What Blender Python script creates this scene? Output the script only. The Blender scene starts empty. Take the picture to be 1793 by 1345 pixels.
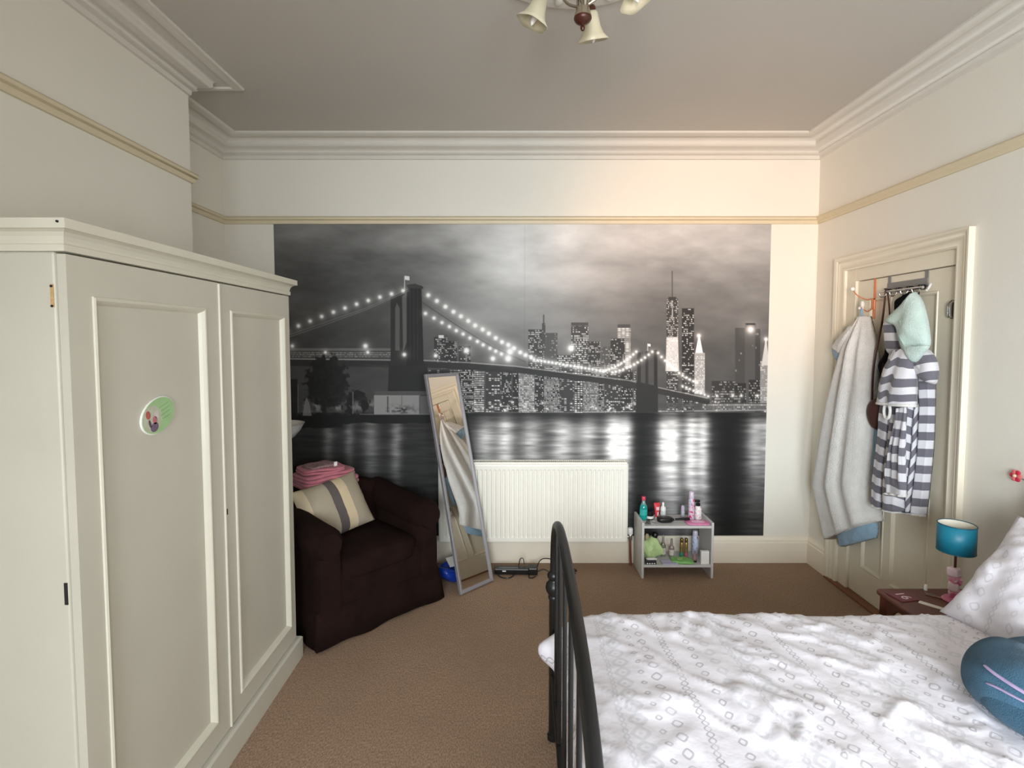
import bpy, bmesh, math, random
import numpy as np
from mathutils import Matrix, Vector, Euler

SC = bpy.context.scene
COL = SC.collection
PI = math.pi

# ------------------------------------------------------------------ camera
cam_d = bpy.data.cameras.new('camera')
cam_d.sensor_width = 36.0
cam_d.lens = 36.0 * 909.7 / 1793.0
cam_d.shift_y = -30.5 / 1793.0
cam_d.clip_start = 0.02
cam = bpy.data.objects.new('camera', cam_d)
COL.objects.link(cam)
cam.location = (0, 0, 1.6)
cam.rotation_euler = (PI / 2 - 0.0528, 0, 0)
SC.camera = cam

# ------------------------------------------------------------------ world, daylight, exposure
wd = bpy.data.worlds.new('sky')
SC.world = wd
wd.use_nodes = True
wd.node_tree.nodes['Background'].inputs[0].default_value = (0.80, 0.90, 1.0, 1)
wd.node_tree.nodes['Background'].inputs[1].default_value = 1.0


def area_light(name, loc, rot, sx, sy, power, color):
    d = bpy.data.lights.new(name, 'AREA')
    d.shape = 'RECTANGLE'
    d.size = sx
    d.size_y = sy
    d.energy = power
    d.color = color
    o = bpy.data.objects.new(name, d)
    COL.objects.link(o)
    o.location = loc
    o.rotation_euler = rot
    return o


# daylight entering through the two windows of the wall behind the camera
area_light('daylight_window_1', (-0.22, -1.83, 1.45), (PI / 2 - 0.24, 0, -0.46), 1.05, 1.6, 53, (0.89, 0.955, 1.0)).data.spread = math.radians(118)
area_light('daylight_window_2', (1.15, -1.83, 1.45), (PI / 2 - 0.24, 0, -0.1), 1.05, 1.6, 41, (0.89, 0.955, 1.0)).data.spread = math.radians(118)
# warm spot added inside the window for a bounced-sun glow high on the wall
sp = bpy.data.lights.new('added_warm_spot', 'SPOT')
sp.energy = 430
sp.color = (1.0, 0.48, 0.19)
sp.spot_size = math.radians(27)
sp.spot_blend = 1.0
sp.shadow_soft_size = 0.25
spo = bpy.data.objects.new('added_warm_spot', sp)
COL.objects.link(spo)
spo.location = (-0.3, -1.78, 1.55)
spo.rotation_euler = (Vector((1.40, 3.66, 2.22)) - Vector(spo.location)).to_track_quat('-Z', 'Y').to_euler()

vs = SC.view_settings
vs.view_transform = 'Standard'
vs.look = 'None'
vs.exposure = 0.50
vs.gamma = 1.0
vs.use_curve_mapping = False
SC.cycles.use_denoising = True
SC.cycles.max_bounces = 10
SC.cycles.diffuse_bounces = 6
SC.cycles.sample_clamp_indirect = 6.0


# ------------------------------------------------------------------ materials
def lin(c):
    return tuple(((v / 255.0) / 12.92 if v / 255.0 <= 0.04045 else ((v / 255.0 + 0.055) / 1.055) ** 2.4) for v in c[:3])


MATS = {}


def mat(name, rgb, rough=0.6, var=0.06, vscale=6.0, bump=0.0, bscale=60.0, metal=0.0, spec=0.5, sheen=0.0, trans=0.0, coat=0.0, alpha=1.0):
    """procedural principled material: noise varies the colour, a second noise gives fine relief"""
    if name in MATS:
        return MATS[name]
    m = bpy.data.materials.new(name)
    m.use_nodes = True
    nt = m.node_tree
    b = nt.nodes['Principled BSDF']
    b.inputs['Roughness'].default_value = rough
    b.inputs['Metallic'].default_value = metal
    b.inputs['Specular IOR Level'].default_value = spec
    b.inputs['Sheen Weight'].default_value = sheen
    b.inputs['Transmission Weight'].default_value = trans
    b.inputs['Coat Weight'].default_value = coat
    b.inputs['Alpha'].default_value = alpha
    c = lin(rgb)
    tc = nt.nodes.new('ShaderNodeTexCoord')
    n = nt.nodes.new('ShaderNodeTexNoise')
    n.inputs['Scale'].default_value = vscale
    n.inputs['Detail'].default_value = 5
    nt.links.new(tc.outputs['Object'], n.inputs['Vector'])
    r = nt.nodes.new('ShaderNodeValToRGB')
    r.color_ramp.elements[0].position = 0.3
    r.color_ramp.elements[1].position = 0.7
    r.color_ramp.elements[0].color = tuple(max(0, v * (1 - var)) for v in c) + (1,)
    r.color_ramp.elements[1].color = tuple(min(1, v * (1 + var)) for v in c) + (1,)
    nt.links.new(n.outputs['Fac'], r.inputs['Fac'])
    nt.links.new(r.outputs['Color'], b.inputs['Base Color'])
    if bump > 0:
        n2 = nt.nodes.new('ShaderNodeTexNoise')
        n2.inputs['Scale'].default_value = bscale
        n2.inputs['Detail'].default_value = 4
        nt.links.new(tc.outputs['Object'], n2.inputs['Vector'])
        bp = nt.nodes.new('ShaderNodeBump')
        bp.inputs['Strength'].default_value = bump
        bp.inputs['Distance'].default_value = 0.01
        nt.links.new(n2.outputs['Fac'], bp.inputs['Height'])
        nt.links.new(bp.outputs['Normal'], b.inputs['Normal'])
    MATS[name] = m
    return m


class NX:
    """small expression builder over math nodes"""

    def __init__(self, nt):
        self.nt = nt

    def m(self, op, *a):
        n = self.nt.nodes.new('ShaderNodeMath')
        n.operation = op
        for i, v in enumerate(a):
            if isinstance(v, (int, float)):
                n.inputs[i].default_value = v
            else:
                self.nt.links.new(v, n.inputs[i])
        return n.outputs[0]

    def step(self, x, lo, hi):
        n = self.nt.nodes.new('ShaderNodeMapRange')
        n.interpolation_type = 'SMOOTHSTEP'
        self.nt.links.new(x, n.inputs[0])
        n.inputs[1].default_value = lo
        n.inputs[2].default_value = hi
        return n.outputs[0]

    def mix(self, f, a, b):
        n = self.nt.nodes.new('ShaderNodeMix')
        n.data_type = 'RGBA'
        for v, k in ((f, 0), (a, 6), (b, 7)):
            if isinstance(v, (int, float)):
                n.inputs[k].default_value = v
            elif isinstance(v, tuple):
                n.inputs[k].default_value = v if len(v) == 4 else v + (1,)
            else:
                self.nt.links.new(v, n.inputs[k])
        return n.outputs[2]


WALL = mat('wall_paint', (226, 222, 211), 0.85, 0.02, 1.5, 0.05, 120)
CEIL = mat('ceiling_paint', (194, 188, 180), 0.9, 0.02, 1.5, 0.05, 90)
PLASTER = mat('cornice_plaster', (214, 209, 200), 0.85, 0.02, 4)
RAIL = mat('cream_gloss_rail', (210, 197, 168), 0.5, 0.03, 3)
SKIRT = mat('cream_skirting', (236, 226, 208), 0.45, 0.02, 3)
DOORP = mat('cream_door_paint', (228, 220, 200), 0.4, 0.02, 3)
WARD = mat('wardrobe_paint', (196, 192, 178), 0.38, 0.03, 3.5, 0.04, 25)
WARD_EDGE = mat('wardrobe_moulding_paint', (208, 204, 188), 0.38, 0.03, 8)
RADW = mat('radiator_enamel', (244, 241, 230), 0.35, 0.01, 3)
BLACKM = mat('black_bed_metal', (20, 20, 21), 0.38, 0.1, 9, 0.03, 200)
CHAIRF = mat('dark_brown_cover', (33, 20, 17), 0.95, 0.22, 9, 0.25, 260, spec=0.1)
CHROME = mat('chrome', (205, 205, 205), 0.18, 0.02, 3, metal=1.0)
STEEL = mat('grey_rack_steel', (128, 126, 124), 0.5, 0.03, 8)
COPPER = mat('copper', (240, 158, 118), 0.3, 0.05, 9, metal=0.75)
BRASS = mat('brass', (176, 138, 70), 0.3, 0.05, 9, metal=1.0)
DARKBR = mat('dark_bronze', (74, 38, 28), 0.35, 0.1, 20, metal=0.3)
WHITEP = mat('white_plastic', (236, 234, 230), 0.35, 0.01, 3)
BLACKP = mat('black_plastic', (18, 18, 20), 0.35, 0.1, 9)
FROST = mat('frosted_cream_glass', (226, 218, 190), 0.35, 0.05, 14, trans=0.25, spec=0.4)
MAROON = mat('maroon_card', (108, 50, 56), 0.5, 0.06, 9)
PINKP = mat('pink_print', (222, 132, 176), 0.4, 0.12, 40)
HOLE = mat('dark_hole', (30, 24, 28), 0.8, 0.2, 20)


def wood(name, rgb, scale=3.0):
    if name in MATS:
        return MATS[name]
    m = bpy.data.materials.new(name)
    m.use_nodes = True
    nt = m.node_tree
    b = nt.nodes['Principled BSDF']
    b.inputs['Roughness'].default_value = 0.42
    tc = nt.nodes.new('ShaderNodeTexCoord')
    mp = nt.nodes.new('ShaderNodeMapping')
    mp.inputs['Scale'].default_value = (scale * 8, scale, scale * 8)
    nt.links.new(tc.outputs['Object'], mp.inputs[0])
    n = nt.nodes.new('ShaderNodeTexNoise')
    n.inputs['Scale'].default_value = 4
    n.inputs['Detail'].default_value = 6
    n.inputs['Distortion'].default_value = 1.2
    nt.links.new(mp.outputs[0], n.inputs['Vector'])
    c = lin(rgb)
    r = nt.nodes.new('ShaderNodeValToRGB')
    r.color_ramp.elements[0].color = tuple(v * 0.6 for v in c) + (1,)
    r.color_ramp.elements[1].color = tuple(min(1, v * 1.35) for v in c) + (1,)
    nt.links.new(n.outputs['Fac'], r.inputs['Fac'])
    nt.links.new(r.outputs['Color'], b.inputs['Base Color'])
    MATS[name] = m
    return m


def carpet():
    m = mat('brown_carpet', (168, 142, 120), 1.0, 0.1, 2.2, spec=0.1)
    nt = m.node_tree
    b = nt.nodes['Principled BSDF']
    tc = nt.nodes.new('ShaderNodeTexCoord')
    n = nt.nodes.new('ShaderNodeTexNoise')
    n.inputs['Scale'].default_value = 190
    n.inputs['Detail'].default_value = 3
    mp = nt.nodes.new('ShaderNodeMapping')
    mp.inputs['Scale'].default_value = (1.0, 0.45, 1.0)
    nt.links.new(tc.outputs['Object'], mp.inputs[0])
    nt.links.new(mp.outputs[0], n.inputs['Vector'])
    x = NX(nt)
    old = b.inputs['Base Color'].links[0].from_socket
    f = x.step(n.outputs['Fac'], 0.35, 0.65)
    c = x.mix(f, lin((142, 118, 98)), old)
    nt.links.new(c, b.inputs['Base Color'])
    bp = nt.nodes.new('ShaderNodeBump')
    bp.inputs['Strength'].default_value = 0.7
    bp.inputs['Distance'].default_value = 0.006
    nt.links.new(n.outputs['Fac'], bp.inputs['Height'])
    nt.links.new(bp.outputs['Normal'], b.inputs['Normal'])
    return m


CARPET = carpet()


def cloth_uv_stripes(name, a, b_, period, duty=0.5, uv=True):
    """horizontal stripes along the v coordinate of the cloth"""
    m = bpy.data.materials.new(name)
    m.use_nodes = True
    nt = m.node_tree
    x = NX(nt)
    p = nt.nodes['Principled BSDF']
    p.inputs['Roughness'].default_value = 0.95
    p.inputs['Sheen Weight'].default_value = 0.2
    uvn = nt.nodes.new('ShaderNodeUVMap')
    sep = nt.nodes.new('ShaderNodeSeparateXYZ')
    nt.links.new(uvn.outputs[0], sep.inputs[0])
    fr = x.m('FRACT', x.m('DIVIDE', sep.outputs[1], period))
    f = x.step(fr, duty - 0.015, duty + 0.015)
    tc = nt.nodes.new('ShaderNodeTexCoord')
    n = nt.nodes.new('ShaderNodeTexNoise')
    n.inputs['Scale'].default_value = 240
    nt.links.new(tc.outputs['Object'], n.inputs['Vector'])
    col = x.mix(f, lin(a), lin(b_))
    nt.links.new(col, p.inputs['Base Color'])
    bp = nt.nodes.new('ShaderNodeBump')
    bp.inputs['Strength'].default_value = 0.35
    bp.inputs['Distance'].default_value = 0.004
    nt.links.new(n.outputs['Fac'], bp.inputs['Height'])
    nt.links.new(bp.outputs['Normal'], p.inputs['Normal'])
    return m


def bedding(name, k=1.0):
    """white cotton printed with rows of grey diamonds and twisted chains (flat print)"""
    m = bpy.data.materials.new(name)
    m.use_nodes = True
    nt = m.node_tree
    x = NX(nt)
    p = nt.nodes['Principled BSDF']
    p.inputs['Roughness'].default_value = 0.9
    p.inputs['Sheen Weight'].default_value = 0.15
    uvn = nt.nodes.new('ShaderNodeUVMap')
    nz = nt.nodes.new('ShaderNodeTexNoise')
    nz.inputs['Scale'].default_value = 7
    nt.links.new(uvn.outputs[0], nz.inputs['Vector'])
    sep = nt.nodes.new('ShaderNodeSeparateXYZ')
    nt.links.new(uvn.outputs[0], sep.inputs[0])
    u0, v0 = sep.outputs[0], sep.outputs[1]
    w = x.m('MULTIPLY', x.m('SUBTRACT', nz.outputs['Fac'], 0.5), 0.03)
    u0 = x.m('ADD', u0, w)
    v0 = x.m('ADD', v0, w)
    P = 0.40
    u = x.m('MULTIPLY', x.m('FRACT', x.m('DIVIDE', u0, P)), P)

    def ring(uc, su, sv, sp, ph, th):
        v = x.m('MULTIPLY', x.m('SUBTRACT', x.m('FRACT', x.m('ADD', x.m('DIVIDE', v0, sp), ph)), 0.5), sp)
        a = x.m('DIVIDE', x.m('ABSOLUTE', x.m('SUBTRACT', u, uc)), su)
        b = x.m('DIVIDE', x.m('ABSOLUTE', v), sv)
        d = x.m('POWER', x.m('ADD', x.m('POWER', a, 1.35), x.m('POWER', b, 1.35)), 0.74)
        e = x.m('ABSOLUTE', x.m('SUBTRACT', d, 1.0))
        return x.m('SUBTRACT', 1.0, x.step(e, th * 0.5, th))

    def fill(uc, su, sv, sp, ph):
        v = x.m('MULTIPLY', x.m('SUBTRACT', x.m('FRACT', x.m('ADD', x.m('DIVIDE', v0, sp), ph)), 0.5), sp)
        d = x.m('ADD', x.m('DIVIDE', x.m('ABSOLUTE', x.m('SUBTRACT', u, uc)), su), x.m('DIVIDE', x.m('ABSOLUTE', v), sv))
        return x.m('SUBTRACT', 1.0, x.step(d, 0.85, 1.1))

    def helix(uc, amp, sp, th):
        s = x.m('MULTIPLY', x.m('SINE', x.m('MULTIPLY', v0, 2 * PI / sp)), amp)
        du = x.m('SUBTRACT', u, uc)
        e1 = x.m('ABSOLUTE', x.m('SUBTRACT', du, s))
        e2 = x.m('ABSOLUTE', x.m('ADD', du, s))
        return x.m('SUBTRACT', 1.0, x.step(x.m('MINIMUM', e1, e2), th * 0.5, th))

    def mx(*a):
        r = a[0]
        for q in a[1:]:
            r = x.m('MAXIMUM', r, q)
        return r
    strong = mx(ring(0.145, 0.013, 0.015, 0.055, 0.5, 0.30), ring(0.105, 0.0075, 0.008, 0.055, 0.0, 0.5),
                helix(0.215, 0.0085, 0.044, 0.0032), ring(0.29, 0.010, 0.012, 0.050, 0.2, 0.35))
    soft = mx(ring(0.05, 0.021, 0.024, 0.058, 0.0, 0.35), fill(0.05, 0.007, 0.008, 0.058, 0.0),
              ring(0.345, 0.014, 0.016, 0.058, 0.3, 0.5), helix(0.012, 0.006, 0.05, 0.004))
    n3 = nt.nodes.new('ShaderNodeTexNoise')
    n3.inputs['Scale'].default_value = 16
    nt.links.new(uvn.outputs[0], n3.inputs['Vector'])
    fade = x.step(n3.outputs['Fac'], 0.25, 0.6)
    base = lin((231, 228, 236))
    c = x.mix(x.m('MULTIPLY', soft, 0.42 * k), base, lin((188, 192, 198)))
    c = x.mix(x.m('MULTIPLY', strong, x.m('ADD', 0.22 * k, x.m('MULTIPLY', fade, 0.42 * k))), c, lin((150, 148, 154)))
    nt.links.new(c, p.inputs['Base Color'])
    n2 = nt.nodes.new('ShaderNodeTexNoise')
    n2.inputs['Scale'].default_value = 38
    n2.inputs['Detail'].default_value = 5
    nt.links.new(uvn.outputs[0], n2.inputs['Vector'])
    bp = nt.nodes.new('ShaderNodeBump')
    bp.inputs['Strength'].default_value = 0.16
    bp.inputs['Distance'].default_value = 0.01
    nt.links.new(n2.outputs['Fac'], bp.inputs['Height'])
    nt.links.new(bp.outputs['Normal'], p.inputs['Normal'])
    return m


BEDDING = bedding('printed_white_cotton')
PILLOWC = bedding('faintly_printed_cotton', 0.5)
ROBE = cloth_uv_stripes('striped_towelling', (104, 102, 112), (208, 207, 212), 0.086)


# ------------------------------------------------------------------ mesh helpers
class MB:
    def __init__(self):
        self.v, self.f, self.uv = [], [], {}

    def add(self, vs, fs):
        o = len(self.v)
        self.v += [tuple(p) for p in vs]
        self.f += [tuple(i + o for i in f) for f in fs]
        return self

    def box(self, x0, x1, y0, y1, z0, z1):
        vs = [(x, y, z) for z in (z0, z1) for y in (y0, y1) for x in (x0, x1)]
        return self.add(vs, [(0, 2, 3, 1), (4, 5, 7, 6), (0, 1, 5, 4), (2, 6, 7, 3), (0, 4, 6, 2), (1, 3, 7, 5)])

    def tube(self, path, r, n=8, closed=False, cap=True, flat=1.0):
        path = [Vector(p) for p in path]
        N = len(path)
        rs = r if isinstance(r, (list, tuple)) else [r] * N
        vs, fs = [], []
        up = None
        for i in range(N):
            a = path[(i - 1) % N] if (closed or i > 0) else path[i]
            b = path[(i + 1) % N] if (closed or i < N - 1) else path[i]
            t = (b - a).normalized()
            if up is None:
                up = Vector((0, 0, 1)) if abs(t.z) < 0.9 else Vector((0, 1, 0))
            s = t.cross(up).normalized()
            up = s.cross(t).normalized()
            for k in range(n):
                a_ = 2 * PI * k / n
                vs.append(path[i] + s * math.cos(a_) * rs[i] + up * math.sin(a_) * rs[i] * flat)
        for i in range(N if closed else N - 1):
            j = (i + 1) % N
            for k in range(n):
                fs.append((i * n + k, i * n + (k + 1) % n, j * n + (k + 1) % n, j * n + k))
        if cap and not closed:
            fs.append(tuple(range(n)))
            fs.append(tuple((N - 1) * n + k for k in reversed(range(n))))
        return self.add(vs, fs)

    def lathe(self, prof, c=(0, 0, 0), n=24, capb=True, capt=True, axis=None, wob=None):
        """prof: (radius, height); axis: optional Matrix applied before moving to c"""
        vs, fs = [], []
        for (r, h) in prof:
            for k in range(n):
                a = 2 * PI * k / n
                rr = r * (wob(a, h) if wob else 1)
                p = Vector((rr * math.cos(a), rr * math.sin(a), h))
                if axis is not None:
                    p = axis @ p
                vs.append(p + Vector(c))
        for i in range(len(prof) - 1):
            for k in range(n):
                fs.append((i * n + k, i * n + (k + 1) % n, (i + 1) * n + (k + 1) % n, (i + 1) * n + k))
        if capb:
            fs.append(tuple(reversed(range(n))))
        if capt:
            fs.append(tuple((len(prof) - 1) * n + k for k in range(n)))
        return self.add(vs, fs)

    def soft(self, c, s, p=4.0, n=8, rot=None, fn=None):
        """rounded box (superellipsoid) of full size s at c"""
        idx, vs, fs = {}, [], []

        def vid(a, b, cc):
            k = (a, b, cc)
            if k not in idx:
                q = [2.0 * t / n - 1 for t in k]
                nn = (abs(q[0]) ** p + abs(q[1]) ** p + abs(q[2]) ** p) ** (1 / p)
                v = Vector((q[0] / nn * s[0] / 2, q[1] / nn * s[1] / 2, q[2] / nn * s[2] / 2))
                if fn:
                    v = Vector(fn(v))
                if rot is not None:
                    v = rot @ v
                idx[k] = len(vs)
                vs.append(v + Vector(c))
            return idx[k]
        for i in range(n):
            for j in range(n):
                fs.append((vid(i, j, 0), vid(i, j + 1, 0), vid(i + 1, j + 1, 0), vid(i + 1, j, 0)))
                fs.append((vid(i, j, n), vid(i + 1, j, n), vid(i + 1, j + 1, n), vid(i, j + 1, n)))
                fs.append((vid(i, 0, j), vid(i + 1, 0, j), vid(i + 1, 0, j + 1), vid(i, 0, j + 1)))
                fs.append((vid(i, n, j), vid(i, n, j + 1), vid(i + 1, n, j + 1), vid(i + 1, n, j)))
                fs.append((vid(0, i, j), vid(0, i, j + 1), vid(0, i + 1, j + 1), vid(0, i + 1, j)))
                fs.append((vid(n, i, j), vid(n, i + 1, j), vid(n, i + 1, j + 1), vid(n, i, j + 1)))
        return self.add(vs, fs)

    def prism(self, poly, a0, a1, axis=1):
        """extrude a 2-D polygon along an axis"""
        def P(q, a):
            return {0: (a, q[0], q[1]), 1: (q[0], a, q[1]), 2: (q[0], q[1], a)}[axis]
        n = len(poly)
        vs = [P(q, a0) for q in poly] + [P(q, a1) for q in poly]
        fs = [tuple(range(n)), tuple(reversed(range(n, 2 * n)))]
        fs += [(i, (i + 1) % n + 0, (i + 1) % n + n, i + n) for i in range(n)]
        return self.add(vs, fs)

    def build(self, name, m, parent=None, smooth=False, bevel=0.0, loc=None, rot=None, solid=0.0, subsurf=0, uv=None, seg=2):
        me = bpy.data.meshes.new(name)
        me.from_pydata(self.v, [], self.f)
        bm = bmesh.new()
        bm.from_mesh(me)
        bmesh.ops.recalc_face_normals(bm, faces=bm.faces)
        bm.to_mesh(me)
        bm.free()
        if smooth:
            me.polygons.foreach_set('use_smooth', [True] * len(me.polygons))
            if smooth != 'all':
                me.set_sharp_from_angle(angle=math.radians(40))
        if uv is not None:
            l = me.uv_layers.new(name='UVMap')
            for lp in me.loops:
                l.data[lp.index].uv = uv[lp.vertex_index]
        me.update()
        me.materials.append(m)
        o = bpy.data.objects.new(name, me)
        COL.objects.link(o)
        if parent:
            o.parent = parent
        if loc is not None:
            o.location = loc
        if rot is not None:
            o.rotation_euler = rot
        if solid:
            md = o.modifiers.new('thickness', 'SOLIDIFY')
            md.thickness = solid
            md.offset = 0
        if bevel > 0:
            md = o.modifiers.new('bevel', 'BEVEL')
            md.width = bevel
            md.segments = seg
            md.limit_method = 'ANGLE'
        if subsurf:
            md = o.modifiers.new('subsurf', 'SUBSURF')
            md.levels = md.render_levels = subsurf
        return o


def tag(o, label, cat, group=None, kind=None):
    o['label'] = label
    if cat:
        o['category'] = cat
    if group:
        o['group'] = group
    if kind:
        o['kind'] = kind
    return o


def thing(name, label, cat, loc=(0, 0, 0), rz=0.0, group=None, kind=None, rot=None):
    o = bpy.data.objects.new(name, None)
    o.empty_display_size = 0.1
    COL.objects.link(o)
    o.location = loc
    o.rotation_euler = rot if rot is not None else (0, 0, rz)
    return tag(o, label, cat, group, kind)


def struct(o, label, cat):
    return tag(o, label, cat, kind='structure')


def mitres(path, closed):
    P = [Vector(p) for p in path]
    n = len(P)
    out = []
    for i in range(n):
        d0 = (P[i] - P[i - 1]).normalized() if (closed or i > 0) else None
        d1 = (P[(i + 1) % n] - P[i]).normalized() if (closed or i < n - 1) else None
        if d0 is None:
            d0 = d1
        if d1 is None:
            d1 = d0
        n0, n1 = Vector((-d0.y, d0.x)), Vector((-d1.y, d1.x))
        k = 1 + n0.dot(n1)
        out.append((n0 + n1) / max(k, 0.05))
    return out


def sweep(mb, path, prof, fmap, closed=True):
    """sweep an (offset to the path's left, height) profile along a 2-D path with mitred corners"""
    ms = mitres(path, closed)
    n, k = len(path), len(prof)
    vs = []
    for p, m in zip(path, ms):
        for d, h in prof:
            vs.append(fmap(p[0] + m.x * d, p[1] + m.y * d, h))
    fs = []
    for i in range(n if closed else n - 1):
        j = (i + 1) % n
        for q in range(k - 1):
            fs.append((i * k + q, j * k + q, j * k + q + 1, i * k + q + 1))
        fs.append((i * k + k - 1, j * k + k - 1, j * k, i * k))
    if not closed:
        fs.append(tuple(range(k)))
        fs.append(tuple((n - 1) * k + q for q in reversed(range(k))))
    return mb.add(vs, fs)


def rect(a0, a1, b0, b1):
    return [(a0, b0), (a1, b0), (a1, b1), (a0, b1)]


_rng = np.random.RandomState(7)


def vnoise(x, y, seed=0):
    """smooth value noise on numpy arrays"""
    xi, yi = np.floor(x).astype(np.int64), np.floor(y).astype(np.int64)
    xf, yf = x - xi, y - yi
    u, v = xf * xf * (3 - 2 * xf), yf * yf * (3 - 2 * yf)

    def h(a, b):
        n = (a * 374761393 + b * 668265263 + seed * 1442695041) & 0x7fffffff
        n = ((n ^ (n >> 13)) * 1274126177) & 0x7fffffff
        return ((n ^ (n >> 16)) & 0xffff) / 65535.0
    return (h(xi, yi) * (1 - u) + h(xi + 1, yi) * u) * (1 - v) + (h(xi, yi + 1) * (1 - u) + h(xi + 1, yi + 1) * u) * v


def fbm(x, y, seed=0, oct=4):
    t, a, s = 0, 0.5, 0
    for i in range(oct):
        t = t + a * vnoise(x * 2 ** i, y * 2 ** i, seed + i)
        s += a
        a *= 0.5
    return t / s


# ------------------------------------------------------------------ room shell
XR, XL, XB, YB, D, ZC, YF = 2.13, -2.0, -1.645, 2.708, 3.66, 2.96, -1.8

struct(MB().box(-2.15, 2.40, -2.0, 3.85, -0.1, 0.0).build('floor', CARPET), 'brown cut-pile carpet covering the bedroom floor', 'floor')
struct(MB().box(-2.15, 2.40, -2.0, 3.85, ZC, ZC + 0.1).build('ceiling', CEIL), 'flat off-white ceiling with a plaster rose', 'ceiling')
struct(MB().box(-2.15, 2.40, D, D + 0.15, 0, ZC).build('wall_back', WALL), 'cream painted wall carrying the city mural', 'wall')
struct(MB().box(-2.15, XL, YF, D, 0, ZC).build('wall_left', WALL), 'cream alcove wall beside the chimney breast', 'wall')
struct(MB().box(XL, XB, 0.9, YB, 0, ZC).build('wall_chimney_breast', WALL), 'cream chimney breast standing out behind the wardrobe', 'wall')
m_ = MB()
DY0, DY1, DZ = 2.50, 3.335, 2.035
m_.box(XR, XR + 0.2, YF, DY0, 0, ZC)
m_.box(XR, XR + 0.2, DY1, D, 0, ZC)
m_.box(XR, XR + 0.2, DY0, DY1, DZ, ZC)
struct(m_.build('wall_right', WALL), 'cream wall with the panelled door in it', 'wall')
m_ = MB()
wins = [(-0.75, 0.31), (0.62, 1.68)]
m_.box(-2.15, wins[0][0], YF - 0.15, YF, 0, ZC)
m_.box(wins[0][1], wins[1][0], YF - 0.15, YF, 0, ZC)
m_.box(wins[1][1], 2.40, YF - 0.15, YF, 0, ZC)
for w in wins:
    m_.box(w[0], w[1], YF - 0.15, YF, 0, 0.65)
    m_.box(w[0], w[1], YF - 0.15, YF, 2.25, ZC)
struct(m_.build('wall_front', WALL), 'cream wall with two tall sash windows', 'wall')
for i, w in enumerate(wins):
    wn = thing('window_%d' % (i + 1), 'white painted sash window %s' % ('beside the wardrobe end of the room' if i == 0 else 'beside the bed end of the room'), 'window', ((w[0] + w[1]) / 2, YF - 0.08, 0.65), kind='structure')
    hw = (w[1] - w[0]) / 2
    m_ = MB()
    sweep(m_, rect(-hw, hw, 0, 1.6), [(0, -0.03), (0.05, -0.03), (0.05, 0.03), (0, 0.03)], lambda a, b, h: (a, h, b))
    m_.build('window_frame', SKIRT, wn)
    MB().box(-hw + 0.05, hw - 0.05, -0.02, 0.02, 0.78, 0.83).build('meeting_rail', SKIRT, wn)
    MB().box(-hw - 0.04, hw + 0.04, 0.04, 0.16, -0.03, 0.0).build('window_sill', SKIRT, wn)

# cornice, picture rail and skirting follow the plan of the room
PLAN = [(XR, YF), (XR, D), (XL, D), (XL, YB), (XB, YB), (XB, 0.9), (XL, 0.9), (XL, YF)]
flat = lambda a, b, h: (a, b, h)
m_ = MB()
sweep(m_, PLAN, [(0, ZC - 0.124), (0.010, ZC - 0.120), (0.013, ZC - 0.098), (0.024, ZC - 0.094), (0.032, ZC - 0.088), (0.026, ZC - 0.082), (0.034, ZC - 0.068), (0.046, ZC - 0.062), (0.068, ZC - 0.058), (0.076, ZC - 0.052), (0.082, ZC - 0.046),
                 (0.082, ZC - 0.026), (0.092, ZC - 0.015), (0.110, ZC - 0.009), (0.132, ZC - 0.008), (0.146, ZC - 0.012), (0.150, ZC - 0.022), (0.168, ZC - 0.020), (0.184, ZC - 0.016), (0.190, ZC - 0.010), (0.190, ZC + 0.005), (0, ZC + 0.005)], flat)
struct(m_.build('trim_1', PLASTER, smooth=True), 'stepped plaster cornice running round the ceiling', 'cornice')
m_ = MB()
sweep(m_, PLAN, [(-0.002, 2.398), (0.012, 2.398), (0.016, 2.406), (0.016, 2.420), (0.028, 2.426), (0.030, 2.438), (0.024, 2.446), (0.012, 2.450), (-0.002, 2.450)], flat)
struct(m_.build('trim_2', RAIL, smooth=True), 'narrow cream picture rail running round the walls', 'picture rail')
SKP = [(-0.002, 0), (0.022, 0), (0.022, 0.145), (0.017, 0.150), (0.017, 0.165), (0.010, 0.180), (0.008, 0.190), (-0.002, 0.190)]
for nm, pth, lb in (('baseboard_back', [(XR, 3.425), (XR, D), (XL, D)], 'cream moulded skirting below the city mural'),
                    ('baseboard_right', [(XR, YF), (XR, 2.42)], 'cream moulded skirting behind the bed head'),
                    ('baseboard_left', [(XL, D), (XL, YB), (XB, YB), (XB, 0.9), (XL, 0.9), (XL, YF)], 'cream moulded skirting round the chimney breast')):
    m_ = MB()
    sweep(m_, pth, SKP, flat, closed=False)
    struct(m_.build(nm, SKIRT), lb, 'skirting')

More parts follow.
